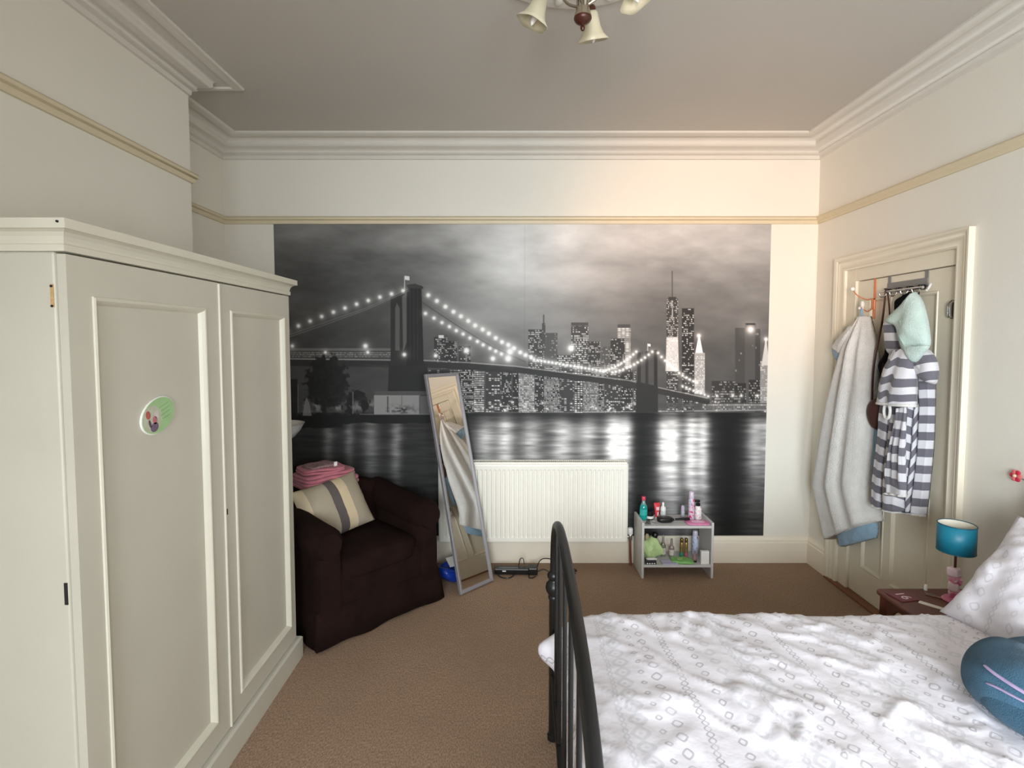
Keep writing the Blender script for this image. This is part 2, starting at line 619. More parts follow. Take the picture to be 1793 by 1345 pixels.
# ceiling rose
m_ = MB()
ROSE = (0.235, 1.80)
m_.lathe([(0.40, ZC), (0.405, ZC - 0.008), (0.385, ZC - 0.016), (0.36, ZC - 0.012), (0.33, ZC - 0.018), (0.30, ZC - 0.022), (0.22, ZC - 0.022), (0.17, ZC - 0.03), (0.10, ZC - 0.034), (0.0, ZC - 0.034)], (ROSE[0], ROSE[1], 0), 48, capb=False, capt=False)
rose = struct(m_.build('trim_3', PLASTER, smooth=True), 'round plaster ceiling rose with raised ornament', 'ceiling rose')
leaf = MB().soft((0, 0, 0), (0.05, 0.03, 0.022), 2.2, 5)
lo = leaf.build('rose_leaf', PLASTER, rose, smooth='all')
for k in range(22):
    a = 2 * PI * k / 22
    o = lo if k == 0 else lo.copy()
    if k:
        COL.objects.link(o)
        o.parent = rose
    o.location = (ROSE[0] + 0.345 * math.cos(a), ROSE[1] + 0.345 * math.sin(a), ZC - 0.018)
    o.rotation_euler = (0, 0, a)

# ------------------------------------------------------------------ door with architrave
m_ = MB()
ARC = [(0, 0), (0, 0.012), (0.010, 0.016), (0.020, 0.012), (0.042, 0.014), (0.052, 0.020), (0.062, 0.018), (0.072, 0.028), (0.085, 0.030), (0.085, 0)]
sweep(m_, [(DY1, 0.0), (DY1, DZ), (DY0, DZ), (DY0, 0.0)], [(-d - 0.002 + 0.004, h) for d, h in ARC], lambda a, b, h: (XR - h, a, b), closed=False)
struct(m_.build('trim_4', DOORP, smooth=True), 'moulded cream architrave framing the bedroom door', 'architrave')
m_ = MB()
LX0, LX1, LY0, LY1, LZ = XR + 0.022, XR + 0.062, 2.525, 3.245, 1.955
m_.box(XR + 0.005, XR + 0.12, LY1 + 0.004, DY1 + 0.0, 0, DZ)
m_.box(XR + 0.005, XR + 0.12, DY0, LY0 - 0.004, 0, DZ)
m_.box(XR + 0.005, XR + 0.12, LY0 - 0.004, LY1 + 0.004, LZ + 0.004, DZ)
m_.box(XR + 0.08, XR + 0.12, LY0, LY1, 0, LZ)
struct(m_.build('trim_5', DOORP, bevel=0.002), 'cream painted door lining around the door leaf', 'door frame')
struct(MB().box(XR - 0.035, XR + 0.12, 2.44, 3.42, 0.0, 0.012).build('trim_6', wood('threshold_wood', (128, 78, 44)), bevel=0.003), 'brown wooden threshold strip under the door', 'threshold')
door = thing('door_1', 'cream four-panel door hung with robes and hooks', 'door', kind='structure')
PANELS = [(3.145, 2.955, 0.19, 0.78), (2.905, 2.635, 0.19, 0.78), (3.145, 2.955, 1.00, 1.845), (2.905, 2.635, 1.00, 1.845)]
m_ = MB()
for a, b in ((LY1, 3.145), (2.955, 2.905), (2.635, LY0)):
    m_.box(LX0, LX1, b, a, 0.014, LZ)
for a, b in ((3.145, 2.955), (2.905, 2.635)):
    for c, d in ((0.014, 0.19), (0.78, 1.00), (1.845, LZ)):
        m_.box(LX0, LX1, b, a, c, d)
m_.build('door_frame', DOORP, door)
for a, b, c, d in PANELS:
    MB().box(LX0 + 0.012, LX1 - 0.008, b, a, c, d).build('panel', DOORP, door)
    mm = MB()
    sweep(mm, rect(b, a, c, d), [(0, -0.002), (0.004, 0.004), (0.010, 0.004), (0.016, -0.002), (0.022, -0.012), (0, -0.012)], lambda p, q, h: (LX0 - h, p, q))
    mm.build('panel_moulding', DOORP, door)
kn = MB()
kn.lathe([(0.022, 0), (0.022, 0.006), (0.010, 0.010), (0.009, 0.03), (0.022, 0.04), (0.026, 0.052), (0.020, 0.064), (0.0, 0.068)], (LX0, 3.20, 0.98), 16, axis=Matrix.Rotation(-PI / 2, 3, 'Y'))
tag(kn.build('door_knob', BRASS, door, smooth=True), 'round brass door knob', None)
lk = MB().box(LX0 - 0.018, LX0, 3.145, 3.245, 1.17, 1.235).build('rim_latch', BRASS, door, bevel=0.004)
tag(lk, 'brass rim latch', None)

# ------------------------------------------------------------------ mural (flat printed wallpaper)


def mural():
    X0, X1, Z0, Z1 = -1.658, 1.803, 0.192, 2.398
    NXX, NZ = 1010, 644
    gx = np.linspace(X0, X1, NXX)
    gz = np.linspace(Z1, Z0, NZ)
    GX, GZ = np.meshgrid(gx, gz)
    # print layout units: 873 x 549 units over the sheet
    d = 0.9986 * D - 0.0528 * (GZ - 1.6)
    U = 896.5 + 909.7 * GX / d
    V = 642.0 - 909.7 * (0.0528 * D + 0.9986 * (GZ - 1.6)) / d
    rs = np.random.RandomState(3)
    # --- sky: smooth regression through tone samples that carry some room light, plus cloud streaks
    S = [(500, 400, 98), (600, 415, 108), (700, 425, 112), (800, 420, 150), (880, 420, 190), (1000, 430, 198), (1100, 425, 190), (1200, 420, 170), (1320, 420, 165),
         (560, 470, 84), (680, 480, 82), (790, 480, 120), (880, 480, 195), (980, 490, 185), (1090, 480, 150), (1220, 490, 126), (1330, 480, 130),
         (520, 540, 70), (620, 540, 66), (740, 540, 88), (850, 545, 150), (940, 550, 140), (1040, 540, 118), (1140, 550, 92), (1250, 550, 92), (1340, 550, 100),
         (520, 620, 62), (640, 620, 60), (760, 610, 74), (900, 610, 100), (1060, 610, 90), (1160, 610, 74), (1260, 620, 74), (1340, 620, 80), (560, 690, 58), (900, 690, 60), (1250, 690, 70)]
    num = np.zeros_like(U)
    den = np.zeros_like(U)
    for x, y, v in S:
        w = np.exp(-(((U - x) / 62.0) ** 2 + ((V - y) / 42.0) ** 2)) + 1e-9
        num += w * v
        den += w
    im = num / den
    c = fbm(U / 95.0 + V / 160.0, V / 34.0 - U / 300.0, 5, 5) - 0.5
    im = im + c * 70 * np.clip((640 - V) / 200, 0, 1)
    im += (fbm(U / 30.0, V / 14.0, 15, 4) - 0.5) * 14

    def aa(lo, t, s=0.7):
        return np.clip((t - lo) / s + 0.5, 0, 1)

    def box(x0, x1, y0, y1, val, a=1.0):
        m = aa(x0, U) * (1 - aa(x1, U)) * aa(y0, V) * (1 - aa(y1, V)) * a
        im[:] = im * (1 - m) + val * m

    def poly(pts, val, a=1.0):
        """convex polygon given clockwise on the sheet (y down)"""
        m = np.ones_like(U) * a
        n = len(pts)
        for i in range(n):
            (xa, ya), (xb, yb) = pts[i], pts[(i + 1) % n]
            L = math.hypot(xb - xa, yb - ya)
            dd = ((xb - xa) * (V - ya) - (yb - ya) * (U - xa)) / L
            m *= np.clip(dd / 0.8 + 0.5, 0, 1)
        im[:] = im * (1 - m) + val * m

    def line(pts, w, val, a=1.0, add=False):
        m = np.zeros_like(U)
        for (xa, ya), (xb, yb) in zip(pts[:-1], pts[1:]):
            dx, dy = xb - xa, yb - ya
            L2 = dx * dx + dy * dy
            t = np.clip(((U - xa) * dx + (V - ya) * dy) / L2, 0, 1)
            q = np.hypot(U - xa - t * dx, V - ya - t * dy)
            m = np.maximum(m, np.clip((w - q) / 0.8 + 0.5, 0, 1))
        m *= a
        im[:] = im * (1 - m) + val * m

    def glow(x, y, r, amp):
        k = 6.5 * r
        r0, r1 = np.searchsorted(V[:, 0], y - k - 2), np.searchsorted(V[:, 0], y + k + 2)
        c0, c1 = np.searchsorted(U[0], x - k - 12), np.searchsorted(U[0], x + k + 12)
        s = (slice(r0, r1), slice(c0, c1))
        q = ((U[s] - x) ** 2 + (V[s] - y) ** 2) / (r * r)
        im[s] = im[s] + (255 - im[s]) * np.clip(amp * (np.exp(-q) + 0.28 * np.exp(-q / 7)), 0, 1)

    def tower(x0, x1, yt, yb, base, lit, rh=3.2, rw=2.2, bright=215, seed=1, streak=False):
        box(x0, x1, yt, yb, base)
        r = np.floor((V - yt) / rh).astype(np.int64)
        cidx = np.floor((U - x0) / rw).astype(np.int64)
        h1 = vnoise(cidx * 1.0, r * 1.0, seed)
        hr = vnoise(r * 1.0, r * 0.0 + 3, seed + 9)
        fl = ((V - yt) / rh - r)
        fc = ((U - x0) / rw - cidx)
        on = (h1 < lit * (0.45 + 1.1 * hr)).astype(float)
        if streak:
            on = np.maximum(on, (hr < lit * 0.8).astype(float) * 0.8)
        wv = np.clip(1.4 - np.abs(fl - 0.5) * 3.4, 0, 1) * np.clip(1.5 - np.abs(fc - 0.5) * 2.6, 0, 1) * on
        m = aa(x0, U) * (1 - aa(x1, U)) * aa(yt + 1, V) * (1 - aa(yb, V))
        br = bright * (0.65 + 0.5 * vnoise(cidx * 1.0, r * 1.0, seed + 40))
        im[:] = im * (1 - wv * m) + np.minimum(br, 250) * wv * m

    # --- far skyline
    T = [(925, 950, 577, 722, 62, .42, 3.4, 2.4, 220), (949, 955, 566, 722, 70, .25, 4, 2, 190), (955, 976, 583, 722, 78, .22, 4, 2.6, 150),
         (1000, 1030, 565, 722, 62, .62, 3.6, 2.6, 240), (1030, 1051, 598, 722, 52, .38, 3.3, 2.4, 220), (1053, 1071, 607, 722, 74, .35, 3.2, 2.4, 170),
         (1081, 1104, 568, 722, 120, .85, 3.0, 7.0, 225), (1069, 1094, 593, 722, 44, .34, 3.4, 2.6, 210), (975, 1002, 622, 722, 48, .5, 3.6, 3.0, 235),
         (1167, 1187, 523, 722, 52, .42, 3.2, 2.3, 215), (1194, 1215, 540, 722, 34, .34, 3.5, 2.6, 215), (1287, 1305, 574, 722, 62, .03, 6, 3, 130), (1304, 1324, 566, 722, 74, .02, 6, 3, 130), (1322, 1331, 576, 722, 56, .04, 6, 3, 120),
         (1246, 1287, 667, 706, 46, .42, 4.2, 2.6, 165), (1286, 1306, 671, 706, 36, .3, 4.2, 2.6, 150), (1311, 1347, 665, 706, 40, .42, 4.2, 2.6, 160), (1331, 1348, 632, 706, 130, .6, 3.5, 3, 200),
         (760, 783, 590, 640, 46, .5, 3.0, 2.6, 200), (780, 800, 597, 640, 40, .45, 3.0, 2.6, 200), (803, 824, 606, 640, 40, .3, 3, 3, 190)]
    for i, t in enumerate(T):
        tower(*t, seed=20 + i * 7)
    box(1000, 1030, 565, 571, 70)
    box(1081, 1104, 568, 574, 66)
    line([(952, 568), (952, 552)], 1.1, 70)
    # tallest tower: mast, stepped crown, floodlit lower half
    line([(1177, 524), (1177, 475)], 0.8, 62)
    box(1170, 1184, 520, 526, 50)
    poly([(1167, 590), (1187, 590), (1189, 650), (1165, 650)], 205, 0.8)
    tower(1167, 1187, 592, 650, 196, .5, 3.2, 2.0, 235, seed=77)
    box(1176.2, 1178.2, 526, 560, 170, 0.7)
    poly([(1223, 588), (1225, 588), (1231, 620), (1217, 620)], 225)
    box(1216, 1234, 618, 690, 165)
    tower(1216, 1234, 620, 690, 150, .6, 3.0, 2.2, 235, seed=88)
    glow(1223.5, 588, 3.2, 0.9)
    poly([(1340, 596), (1342, 596), (1347, 640), (1333, 640)], 190)
    glow(1341, 594, 3.0, 0.9)
    glow(1314, 577, 6.5, 0.75)
    box(1306, 1322, 566, 569, 50)
    box(766, 783, 586, 591, 70)
    box(768, 777, 587, 592, 200)
    # --- dense blocks along the shore below the deck
    x = 750.0
    k = 0
    while x < 1112:
        w = rs.uniform(14, 30)
        yt = 640 + rs.uniform(-4, 12)
        st = rs.rand()
        tower(x, min(x + w, 1114), yt, 724, rs.uniform(34, 60), 0.25 + 0.5 * st * st, rs.choice([2.8, 3.2, 3.8]), rs.choice([2.4, 3.4, 5.0]), 225, seed=200 + k * 5, streak=st > 0.5)
        x += w + rs.uniform(-1, 3)
        k += 1
    tower(908, 936, 648, 722, 105, .7, 3.0, 3.0, 215, seed=500)
    tower(1021, 1048, 664, 722, 96, .6, 3.0, 2.4, 190, seed=501)
    for q in range(70):
        glow(rs.uniform(800, 1346), rs.uniform(703, 721), rs.uniform(0.8, 2.0), rs.uniform(0.3, 0.8))
    # --- water
    m = aa(722.5, V, 2.0)
    wat = 34 + 10 * np.clip((U - 760) / 200, 0, 1) + 0 * U
    for xc, sx, amp, y1 in ((575, 9, 40, 60), (612, 8, 38, 70), (650, 13, 52, 75), (694, 10, 58, 80), (770, 12, 26, 70), (850, 18, 95, 55), (885, 16, 120, 60), (930, 20, 95, 60), (985, 22, 105, 60), (1030, 18, 95, 65),
                            (1075, 17, 165, 75), (1098, 12, 120, 90), (1160, 11, 95, 110), (1178, 14, 135, 130), (1210, 13, 130, 150), (1232, 11, 120, 130), (1322, 16, 85, 80), (1345, 12, 70, 80)):
        ww = np.exp(-((U - xc - 4 * (fbm(U * 0 + V / 9.0, V * 0, 60, 2) - .5)) / sx) ** 2) * np.exp(-((V - 770) / y1) ** 2)
        wat = wat + amp * ww
    wat = wat * (0.62 + 0.75 * fbm(U / 42.0, V / 5.0, 33, 4))
    wat = np.where(V < 742, wat * (0.45 + 0.55 * np.clip((V - 728) / 14, 0, 1)), wat)
    wat = wat * (1 - 0.75 * np.exp(-((U - 1275) / 26) ** 2)) * (1 - 0.55 * np.exp(-((U - 1122) / 18) ** 2))
    wat = 22 + (wat - 22) * 1.35
    im[:] = im * (1 - m) + wat * m
    line([(1010, 722), (1346, 718)], 0.8, 210, 0.55)
    line([(850, 722), (1010, 722)], 0.6, 170, 0.4)
    box(1150, 1346, 706, 714, 66, 0.8)
    tower(1230, 1346, 707, 717, 90, .6, 4, 3, 190, seed=640)
    # --- bridge deck
    DK = [(478, 630), (560, 631), (740, 633), (820, 637), (900, 643), (1000, 656), (1100, 668), (1150, 680), (1238, 699)]
    line([(a, b + 5) for a, b in DK[:5]], 5.5, 40)
    line([(a, b + 4) for a, b in DK[4:]], 5.0, 44)
    line([(a, b - 2) for a, b in DK], 0.9, 165, 0.7)
    line([(478, 612), (690, 612)], 2.2, 104, 0.85)
    line([(478, 619), (700, 621)], 4.0, 74, 0.8)
    tower(478, 712, 616, 626, 72, .8, 3.4, 2.6, 128, seed=700)
    # arch and pier of the near tower
    poly([(612, 636), (690, 640), (690, 660), (640, 640)], 52, 0.6)
    poly([(681, 636), (748, 636), (752, 694), (679, 694)], 33)
    # near tower: two shafts with a lit arch between them
    poly([(684, 521), (718, 505), (718, 640), (684, 640)], 38)
    poly([(692, 540), (695, 530), (700, 540), (700, 614), (692, 614)], 86, 0.85)
    poly([(704, 520), (712, 512), (712, 600), (706, 616)], 96, 0.8)
    poly([(714, 500), (738, 500), (742, 640), (712, 640)], 28)
    poly([(712, 499), (727, 497), (741, 502), (741, 506), (713, 504)], 50)
    for xx in (718, 724.5, 731):
        line([(xx, 506), (xx + 0.5, 630)], 0.5, 58, 0.6)
    line([(708.5, 506), (708.5, 484)], 0.6, 190)
    poly([(709, 483), (717, 484), (717, 491), (709, 490)], 205)
    # far tower
    poly([(1115, 618), (1150, 612), (1152, 672), (1114, 672)], 64, 0.8)
    box(1116, 1122, 617, 672, 40)
    box(1130, 1135, 615, 672, 38)
    box(1145, 1151, 613, 680, 32)
    poly([(1114, 668), (1152, 676), (1152, 722), (1113, 722)], 36)
    line([(1134, 614), (1134, 602)], 0.6, 190)
    poly([(1134, 602), (1139, 602.5), (1139, 607), (1134, 606)], 220)
    # cables
    for a in ([(478, 596), (560, 568), (640, 540), (716, 506)], [(478, 600), (560, 572), (640, 543), (716, 509)]):
        line(a, 0.55, 120, 0.7)
    line([(740, 530), (800, 570), (860, 606), (920, 634)], 0.7, 60, 0.9)
    line([(740, 517), (800, 552), (860, 588), (920, 622)], 0.6, 110, 0.7)
    line([(740, 548), (800, 581), (870, 617)], 0.5, 110, 0.6)
    # strings of lamps
    for t in np.linspace(0, 1, 12):
        glow(482 + t * 224, 588 - t * 78 - 6 * math.sin(t * 3), 3.3, 0.85)
    n = 15
    up = [(750, 517), (765, 527), (780, 537), (794, 546), (807, 554), (820, 562), (832, 570), (845, 577), (856, 584), (868, 592), (879, 599), (890, 604), (900, 610), (911, 617), (920, 622), (930, 626)]
    for i, (a, b) in enumerate(up):
        glow(a, b, 3.4, 0.95)
    for a, b in ((745, 549), (760, 557), (774, 565), (787, 572), (799, 579), (811, 585), (823, 592), (836, 598), (846, 604), (858, 610), (868, 615), (878, 620)):
        glow(a, b, 3.0, 0.85)
    for a, b, r in ((890, 628, 5.5), (863, 628, 4), (817, 614, 5), (763, 623, 3), (708, 621, 3.4), (640, 606, 4), (1000, 610, 5.5), (893, 616, 5), (512, 606, 3), (570, 617, 2.4), (644, 617, 2.6)):
        glow(a, b, r, 0.9)
    for t in np.linspace(0, 1, 20):
        glow(935 + t * 122, 630 + t * 20, 2.5, 0.8)
    for t in np.linspace(0, 1, 12):
        glow(1056 + t * 58, 650 - 14 * t - 20 * t * t, 2.3, 0.8)
        glow(1072 + t * 70, 652 - 12 * t - 24 * t * t, 2.3, 0.8)
        glow(1152 + t * 68, 618 + 52 * t + 14 * t * (1 - t) * 2, 2.3, 0.8)
    for t in np.linspace(0, 1, 8):
        glow(1195 + t * 45, 676 + t * 18, 2.2, 0.7)
    for a in (1255, 1283, 1298, 1326):
        glow(a, 693, 2.4, 0.7)
    # --- near bank: trees, glass pavilion, shore
    r = np.hypot((U - 572) / 40.0, (V - 672) / 52.0) + (fbm(U / 7.0, V / 7.0, 71, 4) - .5) * 0.7
    m = np.clip((0.98 - r) * 9, 0, 1)
    im[:] = im * (1 - m) + (17 + 16 * fbm(U / 4.0, V / 4.0, 72, 3)) * m
    r = np.hypot((U - 625) / 24.0, (V - 706) / 24.0) + (fbm(U / 6.0, V / 6.0, 75, 4) - .5) * 0.8
    m = np.clip((0.95 - r) * 9, 0, 1)
    im[:] = im * (1 - m) + 20 * m
    r = fbm(U / 9.0, V / 11.0, 80, 4)
    m = np.clip((r - 0.52) * 6, 0, 1) * aa(508, U) * (1 - aa(655, U)) * np.exp(-((V - 712) / 11) ** 2) * 0.8
    im[:] = im * (1 - m) + 130 * m
    box(478, 521, 664, 724, 22, 0.9)
    m = aa(478, U) * (1 - aa(762, U, 6)) * aa(726 + 5 * (fbm(U / 18.0, V * 0, 91, 3) - .5), V, 2) * (1 - aa(742 + 9 * (fbm(U / 40.0, V * 0, 92, 3) - .5) + 6 * (U < 600), V, 2))
    im[:] = im * (1 - m) + 14 * m
    box(656, 748, 685, 692, 74)
    box(655, 736, 692, 726, 132)
    box(736, 752, 693, 726, 92)
    box(678, 680, 694, 722, 60)
    box(703, 704.2, 693, 712, 80)
    box(734, 736, 692, 726, 80)
    m = np.exp(-((U - 703) / 22) ** 2 - ((V - 718) / 7) ** 2) * np.clip((fbm(U / 4.0, V / 3.0, 97, 3) - .42) * 6, 0, 1)
    im[:] = im * (1 - m) + 52 * m
    line([(618, 686), (618, 724)], 0.8, 120, .8)
    line([(522, 674), (522, 722)], 0.7, 110, .7)
    poly([(533, 706), (537, 696), (542, 706), (546, 728), (530, 728)], 120, .8)
    box(630, 760, 724.5, 726.2, 120, .6)
    # wallpaper joins: hairline seams between the drops
    for sx_ in (692.0, 918.5, 1130.0):
        line([(sx_, 389), (sx_ - 0.5, 940)], 0.35, 60, 0.16 if sx_ == 918.5 else 0.05)
    g = np.clip(im, 6, 250) / 255.0
    l = np.where(g <= 0.04045, g / 12.92, ((g + 0.055) / 1.055) ** 2.4)
    me = bpy.data.meshes.new('wall_mural')
    co = np.zeros((NZ, NXX, 3), np.float32)
    co[..., 0] = GX
    co[..., 1] = D - 0.0016
    co[..., 2] = GZ
    nv = NXX * NZ
    ii = (np.arange(NZ - 1)[:, None] * NXX + np.arange(NXX - 1)[None, :]).ravel()
    q = np.stack([ii, ii + NXX, ii + NXX + 1, ii + 1], 1).astype(np.int32)
    # rim that gives the paper its thickness
    me.vertices.add(nv)
    me.vertices.foreach_set('co', co.ravel())
    me.loops.add(q.size)
    me.loops.foreach_set('vertex_index', q.ravel())
    me.polygons.add(len(q))
    me.polygons.foreach_set('loop_start', np.arange(0, q.size, 4, dtype=np.int32))
    ca = me.attributes.new('print', 'FLOAT_COLOR', 'POINT')
    rgba = np.ones((nv, 4), np.float32)
    lf = np.minimum(l.ravel() * 1.15, 0.92)
    rgba[:, 0] = lf * 1.0
    rgba[:, 1] = lf * 0.985
    rgba[:, 2] = lf * 0.965
    ca.data.foreach_set('color', rgba.ravel())
    me.update()
    me.validate()
    mt = bpy.data.materials.new('printed_mural_paper')
    mt.use_nodes = True
    nt = mt.node_tree
    b = nt.nodes['Principled BSDF']
    b.inputs['Roughness'].default_value = 0.62
    b.inputs['Specular IOR Level'].default_value = 0.35
    at = nt.nodes.new('ShaderNodeAttribute')
    at.attribute_name = 'print'
    nt.links.new(at.outputs['Color'], b.inputs['Base Color'])
    me.materials.append(mt)
    o = bpy.data.objects.new('wall_mural', me)
    COL.objects.link(o)
    tag(o, 'black and white wallpaper mural of a lit suspension bridge and night skyline', 'mural', kind='thing')


mural()

# ------------------------------------------------------------------ wardrobe
WX, WY0, WY1, WZ = -1.08, 1.265, 2.53, 1.812
wr = thing('wardrobe', 'tall cream painted double wardrobe with panelled doors and moulded top', 'wardrobe')
WBX = -1.635
m_ = MB()
m_.box(WBX, WX - 0.024, WY0, WY1, 0.02, WZ)
m_.build('carcass', WARD, wr, bevel=0.006)
m_ = MB()
COR = [(0, 0), (-0.005, 0.001), (-0.006, 0.016), (-0.003, 0.019), (-0.003, 0.026), (-0.006, 0.036), (-0.013, 0.045), (-0.024, 0.050), (-0.030, 0.0505), (-0.030, 0.074), (0, 0.074)]
sweep(m_, [(WBX, WY0), (WX, WY0), (WX, WY1), (WBX, WY1)], COR, lambda a, b, h: (a, b, WZ - 0.001 + h), closed=False)
m_.box(WBX, WX - 0.001, WY0 + 0.001, WY1 - 0.001, WZ, WZ + 0.0735)
m_.build('cornice', WARD_EDGE, wr)
m_ = MB()
sweep(m_, [(WBX, WY0), (WX, WY0), (WX, WY1), (WBX, WY1)], [(0.03, 0), (-0.022, 0), (-0.022, 0.098), (-0.014, 0.106), (0.03, 0.106)], lambda a, b, h: (a, b, h), closed=False)
m_.build('plinth', WARD, wr)
for (y0, y1, p0, p1, lab) in ((WY0 + 0.004, 1.923, 1.345, 1.835, 'near'), (1.929, WY1 - 0.004, 2.000, 2.470, 'far')):
    z0, z1, q0, q1 = 0.112, WZ - 0.006, 0.192, 1.708
    m_ = MB()
    x0, x1 = WX - 0.022, WX
    m_.box(x0, x1, y0, p0, z0, z1)
    m_.box(x0, x1, p1, y1, z0, z1)
    m_.box(x0, x1, p0, p1, z0, q0)
    m_.box(x0, x1, p0, p1, q1, z1)
    dr = m_.build('door', WARD, wr)
    MB().box(x0 + 0.002, x1 - 0.014, p0, p1, q0, q1).build('panel', WARD, dr)
    mm = MB()
    sweep(mm, rect(p0, p1, q0, q1), [(-0.002, 0.0), (-0.001, 0.004), (0.004, 0.006), (0.008, 0.004), (0.014, -0.004), (0.020, -0.0145), (-0.002, -0.0145)], lambda a, b, h: (WX + h, a, b))
    mm.build('panel_moulding', WARD_EDGE, dr)
    if lab == 'far':
        MB().box(WX - 0.001, WX + 0.0012, 1.936, 1.942, 0.935, 0.957).build('keyhole', HOLE, dr)
MB().box(WX - 0.006, WX + 0.006, 1.918, 1.9275, 0.112, WZ - 0.008).build('door_bead', WARD_EDGE, wr, bevel=0.003)
for z, mm_, lb in ((1.705, wood('bare_wood', (196, 160, 112)), 'bare wooden hinge rebate with screw holes'), (0.965, HOLE, 'dark worn hinge mark')):
    hg = MB().box(-1.1165, -1.1085, WY0 - 0.0015, WY0 + 0.002, z - 0.028, z + 0.028).build('hinge', mm_, wr)
    tag(hg, lb, None)
for z in (1.728, 1.680):
    MB().lathe([(0.003, 0), (0.003, 0.003)], (-1.1125, WY0 - 0.001, z), 8, axis=Matrix.Rotation(PI / 2, 3, 'X')).build('screw_hole', HOLE, wr)
MB().lathe([(0.003, 0), (0.003, 0.003)], (-1.066, WY0 - 0.030, 1.876), 8, axis=Matrix.Rotation(PI / 2, 3, 'X')).build('screw_hole', HOLE, wr)

# oval badge stuck to the wardrobe door
bd = thing('oval_badge', 'oval green badge with small coloured print stuck on wardrobe door', 'badge', (WX - 0.0138, 1.590, 1.366), rot=(math.radians(17), 0, 0))


def ellipse(a, b, n=36, c=(0, 0)):
    return [(c[0] + a * math.cos(2 * PI * k / n), c[1] + b * math.sin(2 * PI * k / n)) for k in range(n)]


MB().prism(ellipse(0.079, 0.055), 0, 0.006, 0).build('backing', WHITEP, bd, bevel=0.002)
MB().prism(ellipse(0.075, 0.052), 0.006, 0.0068, 0).build('printed_face', mat('badge_green', (160, 196, 142), 0.35, 0.05, 30), bd)
for nm, c, a, b, rgb in (('print_grey', (-0.030, 0.002), 0.043, 0.040, (186, 188, 168)), ('print_red', (-0.044, 0.020), 0.010, 0.013, (176, 92, 80)), ('print_purple', (-0.030, -0.026), 0.018, 0.014, (112, 90, 116)),
                         ('print_pink', (-0.022, -0.006), 0.010, 0.013, (190, 112, 124)), ('print_dark', (-0.045, -0.008), 0.005, 0.013, (84, 74, 84)), ('print_white', (-0.008, 0.006), 0.010, 0.012, (202, 196, 190))):
    MB().prism(ellipse(a, b, 18, c), 0.0068, 0.0069 + (0 if nm == 'print_grey' else 0.0003), 0).build(nm, mat('badge_' + nm, rgb, 0.4, 0.1, 60), bd)
for k in range(4):
    MB().box(0.0068, 0.0072, 0.008 + 0.004 * (k % 2), 0.052 - 0.006 * (k == 3), 0.020 - k * 0.013, 0.0225 - k * 0.013).build('print_line', mat('badge_line', (132, 172, 118), 0.4, 0.05, 30), bd)

# ------------------------------------------------------------------ armchair
ca = math.radians(46)
ch = thing('armchair', 'low dark brown fabric tub armchair with a loose cover', 'armchair', (-0.962, 3.085, 0), ca)
MB().soft((0, -0.005, 0.20), (0.74, 0.66, 0.40), 7, 10).build('base', CHAIRF, ch, smooth='all')


def sagcush(v):
    return (v.x, v.y, v.z + 0.02 * (1 - (v.x / 0.3) ** 2) * (1 if v.z > 0 else 0))


MB().soft((0, -0.075, 0.365), (0.53, 0.55, 0.13), 5, 12, fn=sagcush).build('seat_cushion', CHAIRF, ch, smooth='all')
for s in (-1, 1):
    m_ = MB()
    prof = []
    for k in range(24):
        a = -PI * 0.35 + k / 23 * PI * 1.7
        prof.append((0.325 + 0.090 * math.sin(a + PI * 0.15) * 1.0, 0.53 + 0.092 * -math.cos(a + PI * 0.15)))
    ring = []
    for k in range(20):
        a = 2 * PI * k / 20
        ring.append((math.sin(a), -math.cos(a)))
    vs, fs = [], []
    NS = 14
    for i in range(NS + 1):
        t = i / NS
        y = -0.352 + t * 0.62
        e = min(1, math.sqrt(max(0, 1 - (1 - min(t / 0.10, 1)) ** 2)) + 0.72) if t < 0.1 else 1.0
        rise = 0.035 * t * t
        r = 0.092 * e
        for a, b in ring:
            vs.append((s * (0.322 + a * r), y, 0.535 + rise + b * r))
    n = len(ring)
    for i in range(NS):
        for k in range(n):
            fs.append((i * n + k, i * n + (k + 1) % n, (i + 1) * n + (k + 1) % n, (i + 1) * n + k))
    fs.append(tuple(range(n)))
    fs.append(tuple(NS * n + k for k in range(n)))
    m_.add(vs, fs)
    m_.soft((s * 0.315, -0.03, 0.28), (0.150, 0.635, 0.52), 7, 8)
    m_.build('arm', CHAIRF, ch, smooth=True)


def backtop(v):
    return (v.x, v.y + 0.05 * (v.z > 0) * (v.z / 0.33), v.z + (0.0 if v.z < 0 else -0.06 * (abs(v.x) / 0.38) ** 2))


MB().soft((0, 0.235, 0.37), (0.78, 0.20, 0.66), 6, 12, fn=backtop).build('backrest', CHAIRF, ch, smooth='all')
# skirt of the loose cover, slightly wavy
m_ = MB()
vs, fs = [], []
path = []
for (ax, ay), (bx, by) in (((-0.395, -0.345), (0.395, -0.345)), ((0.395, -0.345), (0.395, 0.30)), ((0.395, 0.30), (-0.395, 0.30)), ((-0.395, 0.30), (-0.395, -0.345))):
    for k in range(24):
        t = k / 24
        path.append((ax + (bx - ax) * t, ay + (by - ay) * t))
for i, (x, y) in enumerate(path):
    w = 0.006 * math.sin(i * 0.9) + 0.004 * math.sin(i * 0.37)
    nx_, ny_ = x / 0.4, y / 0.35
    for j, (z, o) in enumerate(((0.20, -0.012), (0.12, 0.0), (0.012 + 0.006 * math.sin(i * 0.5), 0.010))):
        vs.append((x + nx_ * (o + w * j * 0.5), y + ny_ * (o + w * j * 0.5), z))
n = len(path)
for i in range(n):
    for j in range(2):
        fs.append((i * 3 + j, ((i + 1) % n) * 3 + j, ((i + 1) % n) * 3 + j + 1, i * 3 + j + 1))
m_.add(vs, fs)
m_.build('skirt', CHAIRF, ch, smooth='all', solid=0.006)


